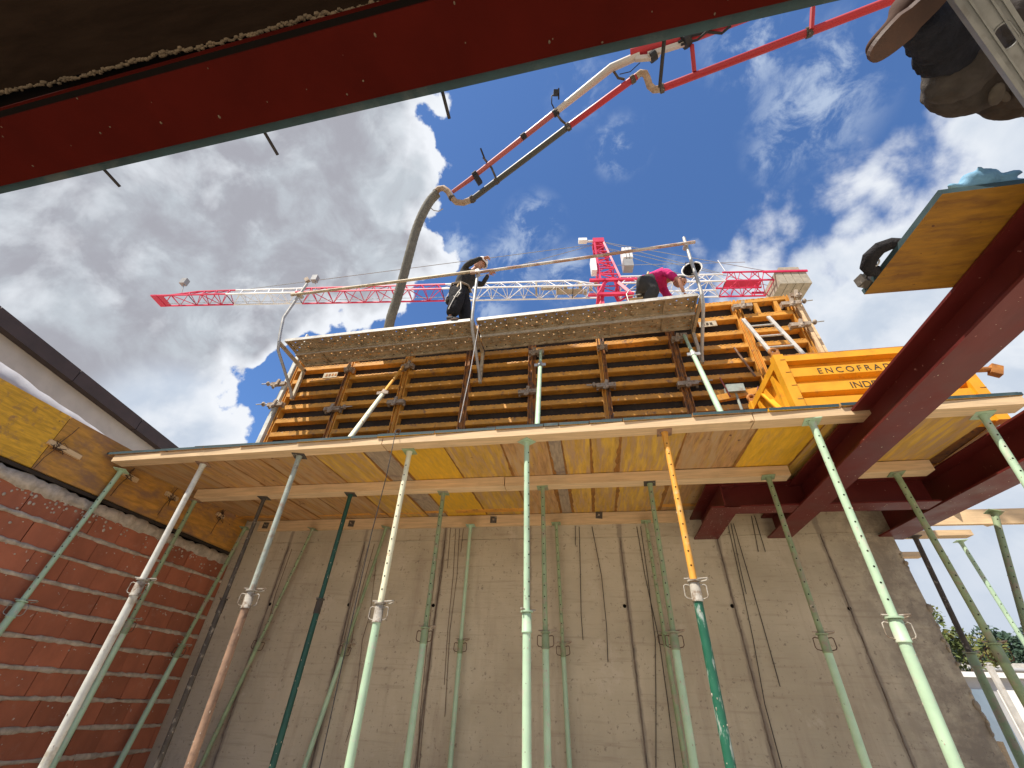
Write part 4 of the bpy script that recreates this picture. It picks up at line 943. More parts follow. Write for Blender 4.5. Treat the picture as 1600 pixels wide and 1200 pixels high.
blob('work_glove', 'glove_blue', 'crumpled pale blue work glove on top of the plywood sheet', 'glove', P,
     [((.02, .0, .06), (.10, .06, .055), (0, -.2, .1)), ((-.02, .01, .05), (.09, .05, .045), (0, -.5, .1)), ((-.085, -.005, .02), (.06, .02, .018), (0, .3, .2)), ((.10, -.02, .045), (.08, .018, .02), (0, -.1, -.1)), ((.11, .02, .03), (.08, .018, .018), (0, .1, .1)), ((.10, .04, .03), (.07, .017, .018), (0, 0, .3)), ((.03, -.04, .065), (.06, .018, .018), (0, .2, .5)), ((.12, .0, .02), (.085, .018, .017), (0, .05, 0))], disp=.018, ds=.05, rough=.008)
P = V((1.765, 1.78, bzp + .03))
t = thing('tool_belt', P, 'black tool belt loop with a metal ring over the left edge of the plywood', 'belt')
b = MB(); arc = [P + V(q) for q in ((.06, -.10, .0), (.0, -.085, .035), (-.04, -.055, .045), (-.065, .0, .04), (-.066, .045, .02), (-.04, .07, .005), (.02, .08, -.005))]
b.tube(arc, [.026, .032, .036, .04, .04, .036, .026], 10); b.build('belt_loop', 'cloth_black', t)
b = MB(); b.obox(P + V((-.03, .155, .01)), (V((.9, .3, 0)), V((-.3, .9, 0)), UPZ), (.05, .028, .03)); b.build('buckle', 'prop_dark', t)
b = MB(); ring(b, P + V((-.045, .02, .015)), .005, .022, V((.8, .5, .2)), 14, 6); b.build('metal_ring', 'galv', t)
b = MB(); b.bar(P + V((-.05, -.07, .05)), P + V((-.05, .15, .01)), .012, .03); b.build('strap', 'cloth_dark', t)

# slotted steel plank that the upper worker kneels on
zb = 1.95
a0, a1 = onZ(1489, -4, zb), onZ(1600, 153, zb)
d = (a1 - a0).normalized(); sd = V((d.y, -d.x, 0))
wd = .235
t = thing('slotted_plank', a0.lerp(a1, .5), 'grey steel plank with oblong slots crossing the top right corner', 'plank')
P0 = a0 - d * .75; L = 2.1
cs_ = onZ(1572, 56, zb) - P0; us0, vs0 = cs_.dot(d), cs_.dot(sd)
wd = (onZ(1585, 21, zb) - P0).dot(sd)
b = MB(); h = .0
def pl(u, v, z): return P0 + d * u + sd * v + V((0, 0, z))
slots = [us0 + .36 * k for k in (-2, -1, 0, 1, 2)]
sw, sl2 = .021, .055
vs = []; fs = []
us = [0.]
for s_ in slots: us += [s_ - sl2, s_ + sl2]
us.append(L); v0, v1 = vs0 - sw, vs0 + sw
def quad(u0, u1, va, vb):
    o = len(vs); vs.extend([pl(u0, va, 0), pl(u1, va, 0), pl(u1, vb, 0), pl(u0, vb, 0)]); fs.append((o, o + 1, o + 2, o + 3))
quad(0, L, 0, v0); quad(0, L, v1, wd)
for i in range(0, len(us) - 1, 2): quad(us[i], us[i + 1], v0, v1)
b.add(vs, fs)
for v in (.004, wd - .004): b.add([pl(0, v, 0), pl(L, v, 0), pl(L, v, .055), pl(0, v, .055)], [(0, 1, 2, 3)])
for s_ in slots:                                         # pressed rims round the slots
    pts = []
    for k in range(17):
        th = 2 * math.pi * k / 16; cxx = math.cos(th); pts.append(pl(s_ + (sl2 - sw) * (1 if cxx > 0 else -1) + (sw + .002) * cxx, vs0 + (sw + .002) * math.sin(th), -.001))
    b.tube(pts, .004, 5, caps=False)
b.build('tread', 'galv_grey', t)
b = MB(); b.bar(pl(0, .002, .02), pl(L, .002, .02), .012, .06); b.bar(pl(0, wd - .002, .02), pl(L, wd - .002, .02), .012, .06); b.build('side_flange', 'galv_grey', t)
b = MB(); b.bar(pl(0, wd * .28, -.004), pl(L, wd * .28, -.004), .006, .006); b.bar(pl(0, wd * .72, -.004), pl(L, wd * .72, -.004), .006, .006); b.build('stiffening_bead', 'galv_grey', t)

# ------------------------------------------------------------------ people
def skin(name, mm, joints, edges, parent, root=0, sub=2, crumple=0., cs=.07):
    """one continuous surface grown round a skeleton; joints: (pos, radius or (rx, ry))"""
    off = ORG[parent.name] if parent.name in ORG else V((0, 0, 0))
    me = bpy.data.meshes.new(name)
    me.from_pydata([V(p) - off for p, r in joints], edges, [])
    o = bpy.data.objects.new(name, me); COL.objects.link(o); o.parent = parent; ORG[o.name] = off
    md = o.modifiers.new('skin', 'SKIN'); md.use_smooth_shade = True; md.branch_smoothing = .6
    for i, (p, r) in enumerate(joints):
        sv = me.skin_vertices[0].data[i]; sv.radius = r if isinstance(r, tuple) else (r, r); sv.use_root = (i == root)
    sb = o.modifiers.new('sub', 'SUBSURF'); sb.levels = sub; sb.render_levels = sub
    if crumple:
        tx = bpy.data.textures.new(name, 'CLOUDS'); tx.noise_scale = cs; tx.noise_depth = 3
        dp = o.modifiers.new('crumple', 'DISPLACE'); dp.texture = tx; dp.strength = crumple; dp.mid_level = .5; dp.texture_coords = 'LOCAL'
    me.materials.append(MATS[mm])
    return o
def head(P, fwd, up, parent, size=1., helmet=None, hair='cloth_dark'):
    f = V(fwd).normalized(); u = V(up); u = (u - f * u.dot(f)).normalized(); s = f.cross(u)
    Q = lambda a, b2, c: P + (f * a + s * b2 + u * c) * size
    rot = Matrix((f, s, u)).transposed()
    b = MB(); b.ell(P, (.098 * size, .078 * size, .118 * size), 18, 14, 0, rot); b.ell(Q(.035, 0, -.055), (.062 * size, .056 * size, .062 * size), 14, 10, 0, rot)
    b.ell(Q(.102, 0, -.012), (.018 * size, .015 * size, .026 * size), 8, 6, 0, rot)
    for k in (-1, 1): b.ell(Q(-.005, .080 * k, -.01), (.022 * size, .010 * size, .034 * size), 8, 6, 0, rot)
    h = b.build('head', 'skin', parent)
    b = MB()
    for k in (-1, 1): b.ell(Q(.088, .032 * k, .012), (.010 * size, .014 * size, .008 * size), 8, 6, 0, rot)
    b.ell(Q(.094, 0, -.062), (.006 * size, .026 * size, .006 * size), 8, 6, 0, rot); b.build('eyes_and_mouth', 'cloth_dark', h)
    b = MB(); b.ell(Q(-.018, 0, .022), (.092 * size, .084 * size, .108 * size), 14, 10, 0, rot); b.build('hair', hair, parent)
    if helmet:
        t = MB(); n = 18; vs = []
        prof = [(.155, .150, .045), (.118, .102, .052), (.117, .101, .09), (.098, .085, .135), (.06, .052, .165), (.012, .012, .174)]
        for ra, rb, zz in prof:
            for j in range(n):
                th = 2 * math.pi * j / n; fx = ra * math.cos(th)
                if ra > .14: fx = fx if fx > 0 else fx * .86
                vs.append(Q(fx, rb * math.sin(th) * (.86 if ra > .14 else 1), zz))
        t.add(vs, [(i * n + j, i * n + (j + 1) % n, (i + 1) * n + (j + 1) % n, (i + 1) * n + j) for i in range(len(prof) - 1) for j in range(n)], 0, True); t.add(vs[-n:], [tuple(range(n))])
        o = t.build('helmet', helmet, parent); md = o.modifiers.new('th', 'SOLIDIFY'); md.thickness = .004
    return h
def hand(W_, fd, pd, parent, mm='skin', curl=.9):
    """palm with four unequal curled fingers and a thumb; W_ wrist, fd finger direction, pd palm side"""
    W_ = V(W_); f = V(fd).normalized(); p = V(pd); p = (p - f * p.dot(f)).normalized(); s = f.cross(p)
    J = [(W_, .026), (W_ + f * .045, (.040, .016)), (W_ + f * .085, (.042, .015))]; E = [(0, 1), (1, 2)]
    for k, L in enumerate((.066, .076, .070, .054)):
        b0 = W_ + f * .088 + s * (.030 - .020 * k); a = 0; prev = 2; q = b0; J.append((q, .0095)); E.append((prev, len(J) - 1)); prev = len(J) - 1
        for m_, fr in enumerate((.45, .32, .23)):
            a += curl * (.5, .75, .6)[m_]; q = q + (f * math.cos(a) + p * math.sin(a)) * L * fr; J.append((q, .0088 - .0007 * m_)); E.append((prev, len(J) - 1)); prev = len(J) - 1
    q = W_ + f * .03 + s * .034; J.append((q, .012)); E.append((1, len(J) - 1)); pr = len(J) - 1
    for st in (f * .028 + s * .018 + p * .012, f * .024 + p * .016): q = q + st; J.append((q, .0095)); E.append((pr, len(J) - 1)); pr = len(J) - 1
    return skin('hand', mm, J, E, parent, 1, 1)
def boot(A, toe, up, parent, mm='leather', L=.27):
    A = V(A); f = V(toe).normalized(); u = V(up); u = (u - f * u.dot(f)).normalized()
    J = [(A + u * .10, .052), (A + u * .01, .052), (A - f * .05 - u * .03, .044), (A + f * .06 - u * .028, (.046, .040)), (A + f * .13 - u * .042, (.050, .030)), (A + f * (L - .075) - u * .048, (.044, .024))]
    o = skin('boot', mm, J, [(0, 1), (1, 2), (1, 3), (3, 4), (4, 5)], parent, 1, 2)
    b = MB(); s = f.cross(u); n = 30; vs = []
    for zz in (-.062, -.084):
        for j in range(n):
            th = 2 * math.pi * j / n; c, sn = math.cos(th), math.sin(th); w = .056 if c > 0 else .046
            vs.append(A + f * (.055 + (L / 2 + .008) * c) + s * (w * math.copysign(abs(sn) ** .72, sn)) + u * zz)
    b.add(vs, [tuple(range(n)), tuple(range(n, 2 * n))[::-1]] + [(j, n + j, n + (j + 1) % n, (j + 1) % n) for j in range(n)]); b.build('boot_sole', 'sole', parent)
    return o
def person(P, label, J, mats, hands, boots, hd, crumple=.02, extra=None):
    """J: dict of joints in rel coordinates"""
    t = thing('person', P, label, 'person')
    k = lambda n: V(J[n])
    pel, ch, nk = k('pelvis'), k('chest'), k('neck'); mid = pel.lerp(ch, .5) + V(J.get('bow', (0, 0, 0)))
    # body under the clothes: one continuous figure
    names = ['pelvis', 'mid', 'chest', 'neck', 'head', 'hipL', 'kneeL', 'ankL', 'hipR', 'kneeR', 'ankR', 'shL', 'elL', 'wrL', 'shR', 'elR', 'wrR']
    rad = [.10, .10, .105, .052, .06, .075, .055, .04, .075, .055, .04, .052, .038, .026, .052, .038, .026]
    pos = [pel, mid, ch, nk, k('head') - V((0, 0, 0)), k('hipL'), k('kneeL'), k('ankL'), k('hipR'), k('kneeR'), k('ankR'), k('shL'), k('elL'), k('wrL'), k('shR'), k('elR'), k('wrR')]
    ed = [(0, 1), (1, 2), (2, 3), (3, 4), (0, 5), (5, 6), (6, 7), (0, 8), (8, 9), (9, 10), (2, 11), (11, 12), (12, 13), (2, 14), (14, 15), (15, 16)]
    body = skin('body', 'skin', list(zip(pos, rad)), ed, t, 0, 2)
    tr = [(pel + (mid - pel) * .35, .155), (pel, .165)]
    te = [(0, 1)]; bg = mats.get('baggy', 1.0)
    for s in 'LR':
        h, kn, an = k('hip' + s), k('knee' + s), k('ank' + s); i = len(tr)
        tr += [(h, .115 * bg), (h.lerp(kn, .5), .100 * bg), (kn, .080 * bg), (kn.lerp(an, .4), .078 * bg), (an + (kn - an) * .12, .064 * bg)]; te += [(1, i), (i, i + 1), (i + 1, i + 2), (i + 2, i + 3), (i + 3, i + 4)]
    skin('trousers', mats['trousers'], tr, te, t, 1, 2, crumple, .06)
    bt = mats.get('bulk', 1.18)
    sh = [(pel + (mid - pel) * .25, .150 * bt), (mid, .150 * bt), (ch, .165 * bt), (nk - (nk - ch) * .25, .075)]; se = [(0, 1), (1, 2), (2, 3)]
    for s in 'LR':
        a, e, w = k('sh' + s), k('el' + s), k('wr' + s); i = len(sh)
        if mats.get('short'): sh += [(a, .078), (a.lerp(e, .55), .068), (a.lerp(e, .85), .062)]; se += [(2, i), (i, i + 1), (i + 1, i + 2)]
        else: sh += [(a, .078), (a.lerp(e, .5), .064), (e, .055), (e.lerp(w, .5), .046), (e.lerp(w, .93), .038)]; se += [(2, i), (i, i + 1), (i + 1, i + 2), (i + 2, i + 3), (i + 3, i + 4)]
    skin('shirt', mats['shirt'], sh, se, t, 1, 2, crumple * .7, .07)
    for (w, f, p) in hands: hand(k(w), f, p, t, mats.get('hands', 'skin'))
    for (a, f, u) in boots: boot(k(a), f, u, t, mats.get('boots', 'rubber_black'))
    head(k('head'), hd[0], hd[1], t, 1.0, mats.get('helmet'))
    return t

# worker on the platform, left: stands bent over, leaning on the rail
b0 = V((-1.98, 4.84, 5.06))
J = dict(pelvis=b0 + V((.0, .02, .90)), chest=b0 + V((.13, .0, 1.30)), neck=b0 + V((.24, -.03, 1.46)), head=b0 + V((.33, -.06, 1.55)), bow=(-.05, 0, .03),
         hipL=b0 + V((.0, .10, .86)), kneeL=b0 + V((.10, .14, .47)), ankL=b0 + V((.20, .16, .09)), hipR=b0 + V((-.02, -.09, .86)), kneeR=b0 + V((.02, -.12, .46)), ankR=b0 + V((-.06, -.10, .09)),
         shL=b0 + V((.15, .20, 1.36)), elL=b0 + V((.36, .16, 1.22)), wrL=b0 + V((.50, .04, 1.36)), shR=b0 + V((.10, -.19, 1.36)), elR=b0 + V((.30, -.30, 1.34)), wrR=b0 + V((.46, -.30, 1.40)))
w1 = person(b0, 'worker in black work trousers and black top bent over the guard rail, white helmet', J, dict(trousers='cloth_black', shirt='cloth_dark', helmet='helmet_white', boots='rubber_black', baggy=1.6, bulk=1.35),
       [('wrL', (1, -.3, .1), (0, 0, -1)), ('wrR', (1, .1, 0), (0, 0, -1))], [('ankL', (.8, .2, -.05), (0, 0, 1)), ('ankR', (.9, -.15, -.05), (0, 0, 1))], ((.75, .0, -.55), (.5, 0, 1)), .03)
h0 = b0 + V((.02, -.19, .82))
b = MB(); b.tube([h0 + V((.03, 0, .12)), h0 + V((-.03, -.015, -.2))], .017, 7); b.build('hammer_handle', 'tan_wood', w1)
b = MB(); b.tube([h0 + V((.05, -.02, .1)), h0 + V((.09, -.05, -.15)), h0 + V((.02, -.06, -.32)), h0 + V((-.05, -.04, -.52)), h0 + V((-.08, -.03, -.62))], .009, 6)
b.tube([h0 + V((.0, -.03, -.2)), h0 + V((.09, -.06, -.26)), h0 + V((.05, -.06, -.36)), h0 + V((-.02, -.05, -.33))], .008, 6); b.build('lanyard', 'zinc_white', w1)
b = MB(); b.tube([b0 + V((-.18, -.04, .92)), b0 + V((-.1, -.17, .93)), b0 + V((.06, -.18, .93)), b0 + V((.17, -.08, .95)), b0 + V((.18, .1, .96))], .02, 6); b.build('tool_belt', 'clamp_steel', w1)
b = MB(); b.ell(b0 + V((-.17, -.05, .62)), (.05, .06, .10), 10, 8); b.build('pouch', 'cloth_dark', w1)

# worker on the platform, right: stooping in a magenta shirt
b0 = V((1.17, 5.05, 5.14))
J = dict(pelvis=b0 + V((.08, .0, .74)), chest=b0 + V((.46, -.02, .84)), neck=b0 + V((.58, -.05, .74)), head=b0 + V((.66, -.08, .60)), bow=(-.02, 0, .09),
         hipL=b0 + V((.06, .12, .68)), kneeL=b0 + V((.22, .17, .36)), ankL=b0 + V((.10, .15, .09)), hipR=b0 + V((.06, -.12, .68)), kneeR=b0 + V((.20, -.16, .36)), ankR=b0 + V((.02, -.12, .09)),
         shL=b0 + V((.44, .18, .74)), elL=b0 + V((.55, .20, .45)), wrL=b0 + V((.62, .16, .20)), shR=b0 + V((.44, -.20, .76)), elR=b0 + V((.60, -.22, .48)), wrR=b0 + V((.64, -.16, .24)))
w2 = person(b0, 'stooping worker in a magenta shirt and black trousers on the right half of the platform', J, dict(trousers='cloth_dark', shirt='cloth_pink', short=True, boots='rubber_black', baggy=1.4),
       [('wrL', (.2, 0, -1), (-1, 0, 0)), ('wrR', (.2, 0, -1), (-1, 0, 0))], [('ankL', (1, .1, 0), (0, 0, 1)), ('ankR', (1, -.1, 0), (0, 0, 1))], ((.5, -.1, -.85), (.8, 0, .5)), .03)
h0 = b0 + V((.13, -.19, .68))
b = MB(); b.tube([h0 + V((.04, 0, .12)), h0 + V((-.05, -.02, -.14))], .02, 7); b.build('hammer_handle', 'tan_wood', w2)
b = MB(); b.tube([b0 + V((.17, .16, .72)), b0 + V((.15, .05, .86)), b0 + V((.16, -.12, .82)), b0 + V((.15, -.19, .66))], .028, 6); b.build('tool_belt', 'cloth_black', w2)
# wooden bucket-like box and frame beside the stooping worker
P = V((.98, 5.0, 5.10))
b = MB(); b.box(P, P + V((.20, .26, .36))); b.box(P + V((-.01, -.01, .36)), P + V((.21, .27, .39)))
tag(b.build('tool_box', 'tan_wood'), 'brown box standing behind the stooping worker', 'box')
b = MB(); b.tube([P + V((.0, .1, .3)), P + V((-.02, .1, .62)), P + V((.05, .1, .72)), P + V((.34, .1, .74))], .011, 6); b.tube([P + V((-.02, .1, .56)), P + V((.3, .1, .58))], .009, 6)
tag(b.build('wire_frame', 'galv'), 'thin bent steel frame beside the stooping worker', 'frame')

# upper right: worker crouching above the slotted plank, seen from below
K = lambda x, y, z: onZ(x, y, z)
P0w = K(1430, 0, 2.04)
J = dict(pelvis=K(1610, -10, 2.70), chest=K(1650, -60, 3.15), neck=K(1650, -60, 3.38), head=K(1640, -50, 3.50), bow=(0, -.06, 0),
         hipL=K(1570, 5, 2.66), kneeL=K(1518, 118, 2.50), ankL=K(1428, 4, 2.17), hipR=K(1650, 5, 2.68), kneeR=K(1600, 126, 2.52), ankR=K(1700, -20, 2.25),
         shL=K(1590, -50, 3.20), elL=K(1570, -20, 3.0), wrL=K(1690, -60, 3.0), shR=K(1710, -50, 3.20), elR=K(1730, -10, 3.0), wrR=K(1760, -40, 3.0))
w3 = person(P0w, 'worker in brown-grey work trousers crouching above the slotted plank, seen from below', J, dict(trousers='cloth_taupe', shirt='cloth_navy', boots='leather', baggy=1.0),
            [('wrL', (.3, .9, -.2), (0, 0, -1)), ('wrR', (-.3, .9, -.2), (0, 0, -1))], [('ankL', (-.66, .66, -.10), (0, 0, 1)), ('ankR', (.1, .9, -.1), (0, 0, 1))], ((0, .9, -.4), (0, 0, 1)), .04)
a, kn, hp_ = V(J['ankL']), V(J['kneeL']), V(J['hipL'])
skin('trouser_cuff', 'cloth_navy', [(a + V((.01, .03, .0)), .085), (a.lerp(kn, .25), .105), (a.lerp(kn, .5), .115), (a.lerp(kn, .7), .12)], [(0, 1), (1, 2), (2, 3)], w3, 0, 3, .075, .10)
k2, h2 = V(J['kneeR']), V(J['hipR'])
def folds(name, mm, k_, h_, a_, seed):
    """baggy knee with creases running round it"""
    rr = random.Random(seed); b = MB(); parts = [(k_ + V((0, 0, .02)), (.165, .165, .15)), (k_.lerp(a_, .25) + V((.02, .03, 0)), (.14, .15, .13)), (k_.lerp(h_, .3), (.16, .16, .16)), (k_.lerp(h_, .6), (.155, .155, .155)), (k_ + V((.03, .06, .02)), (.15, .12, .14))]
    for c, r in parts: b.ell(c, r, 16, 12)
    ax_ = (h_ - k_).normalized()
    for q in range(16):                      # folds running from the knee towards thigh and shin
        th = rr.uniform(0, 6.28); e1 = ax_.orthogonal().normalized(); e2 = ax_.cross(e1); rd = e1 * math.cos(th) + e2 * math.sin(th)
        c0 = k_ + rd * .15 - ax_ * rr.uniform(.02, .10); c1 = k_ + (rd * .163 + (e1 * math.cos(th + .5) + e2 * math.sin(th + .5)) * .03) + ax_ * rr.uniform(.03, .08); c2 = c1 + ax_ * rr.uniform(.08, .16) + (e1 * math.cos(th + 1.1) + e2 * math.sin(th + 1.1)) * .06
        w_ = rr.uniform(.012, .024); b.tube([c0, c1, c2], [w_ * .4, w_, w_ * .4], 8)
    o = b.build(name, mm, w3); rm = o.modifiers.new('remesh', 'REMESH'); rm.mode = 'VOXEL'; rm.voxel_size = .011; rm.use_smooth_shade = True
    sm = o.modifiers.new('smooth', 'SMOOTH'); sm.iterations = 4; sm.factor = .6
    for kind_, sc_, st in (('CLOUDS', .14, .03), ('MARBLE', .13, .018), ('CLOUDS', .03, .004)):
        tx = bpy.data.textures.new(name, kind_); tx.noise_scale = sc_; tx.noise_depth = 2
        if kind_ == 'MARBLE': tx.turbulence = 9; tx.marble_type = 'SHARP'
        dp = o.modifiers.new('crumple', 'DISPLACE'); dp.texture = tx; dp.strength = st; dp.mid_level = .5; dp.texture_coords = 'LOCAL'
    return o
folds('trouser_knee', 'cloth_taupe', kn, hp_, a, 4)
folds('trouser_knee', 'cloth_taupe', k2, h2, V(J['ankR']), 9)
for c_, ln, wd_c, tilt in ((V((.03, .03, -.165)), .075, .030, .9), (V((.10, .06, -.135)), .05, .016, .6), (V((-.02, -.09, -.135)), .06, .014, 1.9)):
    b = MB(); b.ell(kn + c_, (ln, wd_c, .014), 12, 8, 0, Matrix.Rotation(tilt, 3, 'Z') @ Matrix.Rotation(-.25, 3, 'Y')); b.build('highlight_patch', 'cloth_highlight', w3)  # pale patches painted as highlights on the knee folds

# ------------------------------------------------------------------ concrete pump boom overhead
def D(x, y, d): return onD(x, y, d)
hookp = D(1370, 8, 6.1)
boom = thing('concrete_pump_boom', D(900, 160, 7.7), 'red and grey concrete pump boom with pipe and hanging grey hose', 'concrete pump')
def seg(pts): return [D(*p) for p in pts]
def tube(name, mm, pts, r, n=12, parent=boom):
    b = MB(); b.tube(seg(pts), r, n); return b.build(name, mm, parent)
def ringat(p, q, f, r, w, mm='prop_dark', name='pipe_coupling'):
    P, Q = D(*p), D(*q); d = (Q - P).normalized(); c = P.lerp(Q, f)
    b = MB(); b.tube([c - d * w, c + d * w], r, 12); b.box(c + V((-.03, -.03, -r - .03)), c + V((.03, .03, -r + .01))); return b.build(name, mm, boom)
tube('delivery_pipe', 'pipe_dark', [(737, 312, 8.45), (888, 198, 7.95)], .058)
tube('delivery_pipe', 'boom_red', [(888, 198, 7.95), (994, 120, 7.55)], .060)
tube('delivery_pipe', 'boom_red', [(1032, 139, 7.45), (1270, 48, 6.55), (1420, -10, 5.95), (1560, -70, 5.4)], .062)
tube('elbow', 'pipe_elbow', [(994, 120, 7.55), (1001, 114, 7.53), (1008, 115, 7.5), (1012, 124, 7.5), (1015, 134, 7.48), (1022, 140, 7.46), (1032, 139, 7.45)], .060)
tube('elbow', 'pipe_elbow', [(681, 300, 8.6), (686, 295, 8.58), (693, 294, 8.56), (700, 299, 8.53), (705, 308, 8.5), (713, 316, 8.48), (724, 317, 8.46), (737, 312, 8.45)], .060)
for p, q, f, r in (((737, 312, 8.45), (888, 198, 7.95), .01, .075), ((737, 312, 8.45), (888, 198, 7.95), .27, .068), ((888, 198, 7.95), (994, 120, 7.55), .0, .08), ((888, 198, 7.95), (994, 120, 7.55), .95, .075), ((1032, 139, 7.45), (1270, 48, 6.55), .01, .08), ((1032, 139, 7.45), (1270, 48, 6.55), .975, .08)):
    ringat(p, q, f, r, .035)
for (x, y, d) in ((706, 309, 8.5), (681, 300, 8.6)):
    b = MB(); b.ell(D(x, y, d), (.072, .072, .072), 8, 6); b.build('pipe_coupling', 'prop_dark', boom)
# folding arm above the pipe
def armseg(name, pts, ws, mm):
    b = MB(); P = seg(pts)
    for i in range(len(P) - 1):
        d = (P[i + 1] - P[i]); s = d.cross(CF).normalized(); u = s.cross(d).normalized(); vs = []
        for k in (i, i + 1):
            w_, h_ = ws[k] / 2, ws[k] / 2 * 1.1
            for a_, b_ in ((-1, -1), (1, -1), (1, 1), (-1, 1)): vs.append(P[k] + s * a_ * w_ + u * b_ * h_)
        b.add(vs, [(0, 1, 5, 4), (1, 2, 6, 5), (2, 3, 7, 6), (3, 0, 4, 7), (3, 2, 1, 0), (4, 5, 6, 7)])
    return b.build(name, mm, boom)
for nm, mm, pts, rs in (('arm', 'boom_pink', [(707, 300, 8.5), (735, 280, 8.4), (868, 175, 7.95)], [.038, .048, .056]), ('arm', 'boom_white', [(866, 177, 7.95), (955, 106, 7.6), (1000, 86, 7.4)], [.058, .075, .07]),
                        ('arm', 'boom_red', [(985, 84, 7.45), (1090, 52, 7.1), (1260, -20, 6.3)], [.085, .11, .15])):
    b = MB(); b.tube(seg(pts), rs, 10); b.build(nm, mm, boom)
armseg('hydraulic_cylinder', [(1012, 86, 7.3), (1075, 66, 7.1)], [.07, .07], 'boom_white')
armseg('link', [(993, 92, 7.4), (1018, 90, 7.3), (1030, 84, 7.28)], [.07, .07, .07], 'boom_white')
for i, pts in enumerate(([(755, 246, 8.3), (768, 262, 8.3), (777, 283, 8.3)], [(868, 176, 7.95), (877, 188, 7.93), (888, 197, 7.93)], [(958, 110, 7.62), (966, 122, 7.6), (976, 124, 7.6)], [(1081, 70, 7.1), (1085, 112, 7.2)], [(1270, 12, 6.5), (1268, 46, 6.5)])):
    tube('bracket', 'boom_red' if i > 2 else 'prop_dark', pts, .022 if i < 3 else .035, 8)
for x, y, d, r in ((818, 213, 8.1, .055), (868, 176, 7.95, .062), (742, 272, 8.35, .05), (1020, 88, 7.3, .08), (1072, 64, 7.1, .10)):
    b = MB(); P = D(x, y, d); dd = (D(868, 175, 7.95) - D(735, 280, 8.4)).normalized(); b.tube([P - dd * .05, P + dd * .05], r * 1.15, 8)
    if x == 742: b.obox(P + (D(748, 283, 8.35) - P) * .8, (dd, dd.cross(CF).normalized(), CF), (.05, .09, .05))
    b.build('clamp', 'rubber_black', boom)
tube('camera_arm', 'rubber_black', [(867, 172, 7.95), (862, 162, 7.95), (862, 150, 7.95), (868, 146, 7.95)], .012, 6)
b = MB(); b.obox(D(869, 145, 7.95), (CR, CU, CF), (.05, .035, .05)); b.tube(seg([(873, 138, 7.95), (873, 155, 7.95)]), .015, 6); b.build('lamp', 'rubber_black', boom)
tube('antenna', 'rubber_black', [(751, 232, 8.3), (758, 250, 8.3)], .018, 6)
tube('hydraulic_hose', 'rubber_black', [(1060, 66, 7.1), (1080, 56, 7.05), (1105, 50, 6.95), (1128, 52, 6.9), (1142, 40, 6.8)], .022, 6)
tube('hydraulic_hose', 'rubber_black', [(1064, 70, 7.1), (1090, 62, 7.0), (1110, 44, 6.9), (1140, 36, 6.8)], .020, 6)
tube('hydraulic_hose', 'rubber_black', [(968, 116, 7.5), (985, 112, 7.45), (1000, 98, 7.4)], .008, 5)
tube('safety_wire', 'galv', [(673, 325, 8.55), (678, 329, 8.5), (686, 330, 8.5), (692, 326, 8.5)], .010, 5)
hp = [(683, 302, 8.6), (672, 314, 8.58), (661, 333, 8.5), (650, 360, 8.42), (641, 392, 8.3), (631, 430, 8.2), (620, 468, 8.1), (610, 500, 8.0), (600, 545, 7.95)]
b = MB(); H = seg(hp); pts = []
for i in range(len(H) - 1):
    p0 = H[max(0, i - 1)]; p1 = H[i]; p2 = H[i + 1]; p3 = H[min(len(H) - 1, i + 2)]
    for k in range(8):
        t_ = k / 8; pts.append(.5 * ((2 * p1) + (p2 - p0) * t_ + (2 * p0 - 5 * p1 + 4 * p2 - p3) * t_ ** 2 + (3 * p1 - p0 - 3 * p2 + p3) * t_ ** 3))
pts.append(H[-1]); b.tube(pts, [.088 + (.004 if i % 2 else 0) for i in range(len(pts))], 14); b.build('hose', 'hose', boom)

# ------------------------------------------------------------------ tower crane behind
CA, CB = V((-32.86, 17.92, 25)), V((3.02, 21.85, 25))
cdv = (CB - CA).normalized(); csd = V((-cdv.y, cdv.x, 0))
crane = thing('tower_crane', (CB.x, CB.y, -1.25), 'red and white tower crane with long jib in the distance', 'crane')
def cpt(u, v, w): return CB + cdv * u + csd * v + V((0, 0, w))
def jib(u0, u1, mm, hw0, hh0, hw1, hh1, name='jib_section', wb=.095, wd_=.045, n=None, box=False):
    b = MB(); n = n or max(2, int(round(abs(u1 - u0) / 1.25)))
    f = lambda t, v, w: cpt(u0 + (u1 - u0) * t, v * (hw0 + (hw1 - hw0) * t), w * (hh0 + (hh1 - hh0) * t))
    tops = (-1, 1) if box else (0,)
    for v in (-1, 1): b.bar(f(0, v, 0), f(1, v, 0), wb, wb)
    for v in tops: b.bar(f(0, v, 1), f(1, v, 1), wb, wb)
    for i in range(n):
        a, m, c = i / n, (i + .5) / n, (i + 1) / n
        for v in (-1, 1):
            tv = v if box else 0
            b.bar(f(a, v, 0), f(m, tv, 1), wd_, wd_); b.bar(f(m, tv, 1), f(c, v, 0), wd_, wd_)
        sg = 1 if i % 2 else -1
        b.bar(f(a, -sg, 0), f(c, sg, 0), wd_, wd_); b.bar(f(a, -1, 0), f(a, 1, 0), wd_, wd_)
        if box: b.bar(f(a, -sg, 1), f(c, sg, 1), wd_, wd_)
    b.bar(f(1, -1, 0), f(1, 1, 0), wd_, wd_)
    return b.build(name, mm, crane)
Lj = (CB - CA).length
ub = lambda x, y: (onZ(x, y, 25) - CB).dot(cdv)
jib(-Lj, ub(300, 468), 'crane_red', .55, .55, .55, 1.05); jib(ub(300, 468), ub(358, 466), 'crane_red', .55, 1.05, .55, 1.1)
jib(ub(358, 466), ub(465, 462), 'crane_white', .55, 1.1, .55, 1.15); jib(ub(465, 462), ub(692, 458), 'crane_red', .6, 1.15, .6, 1.25)
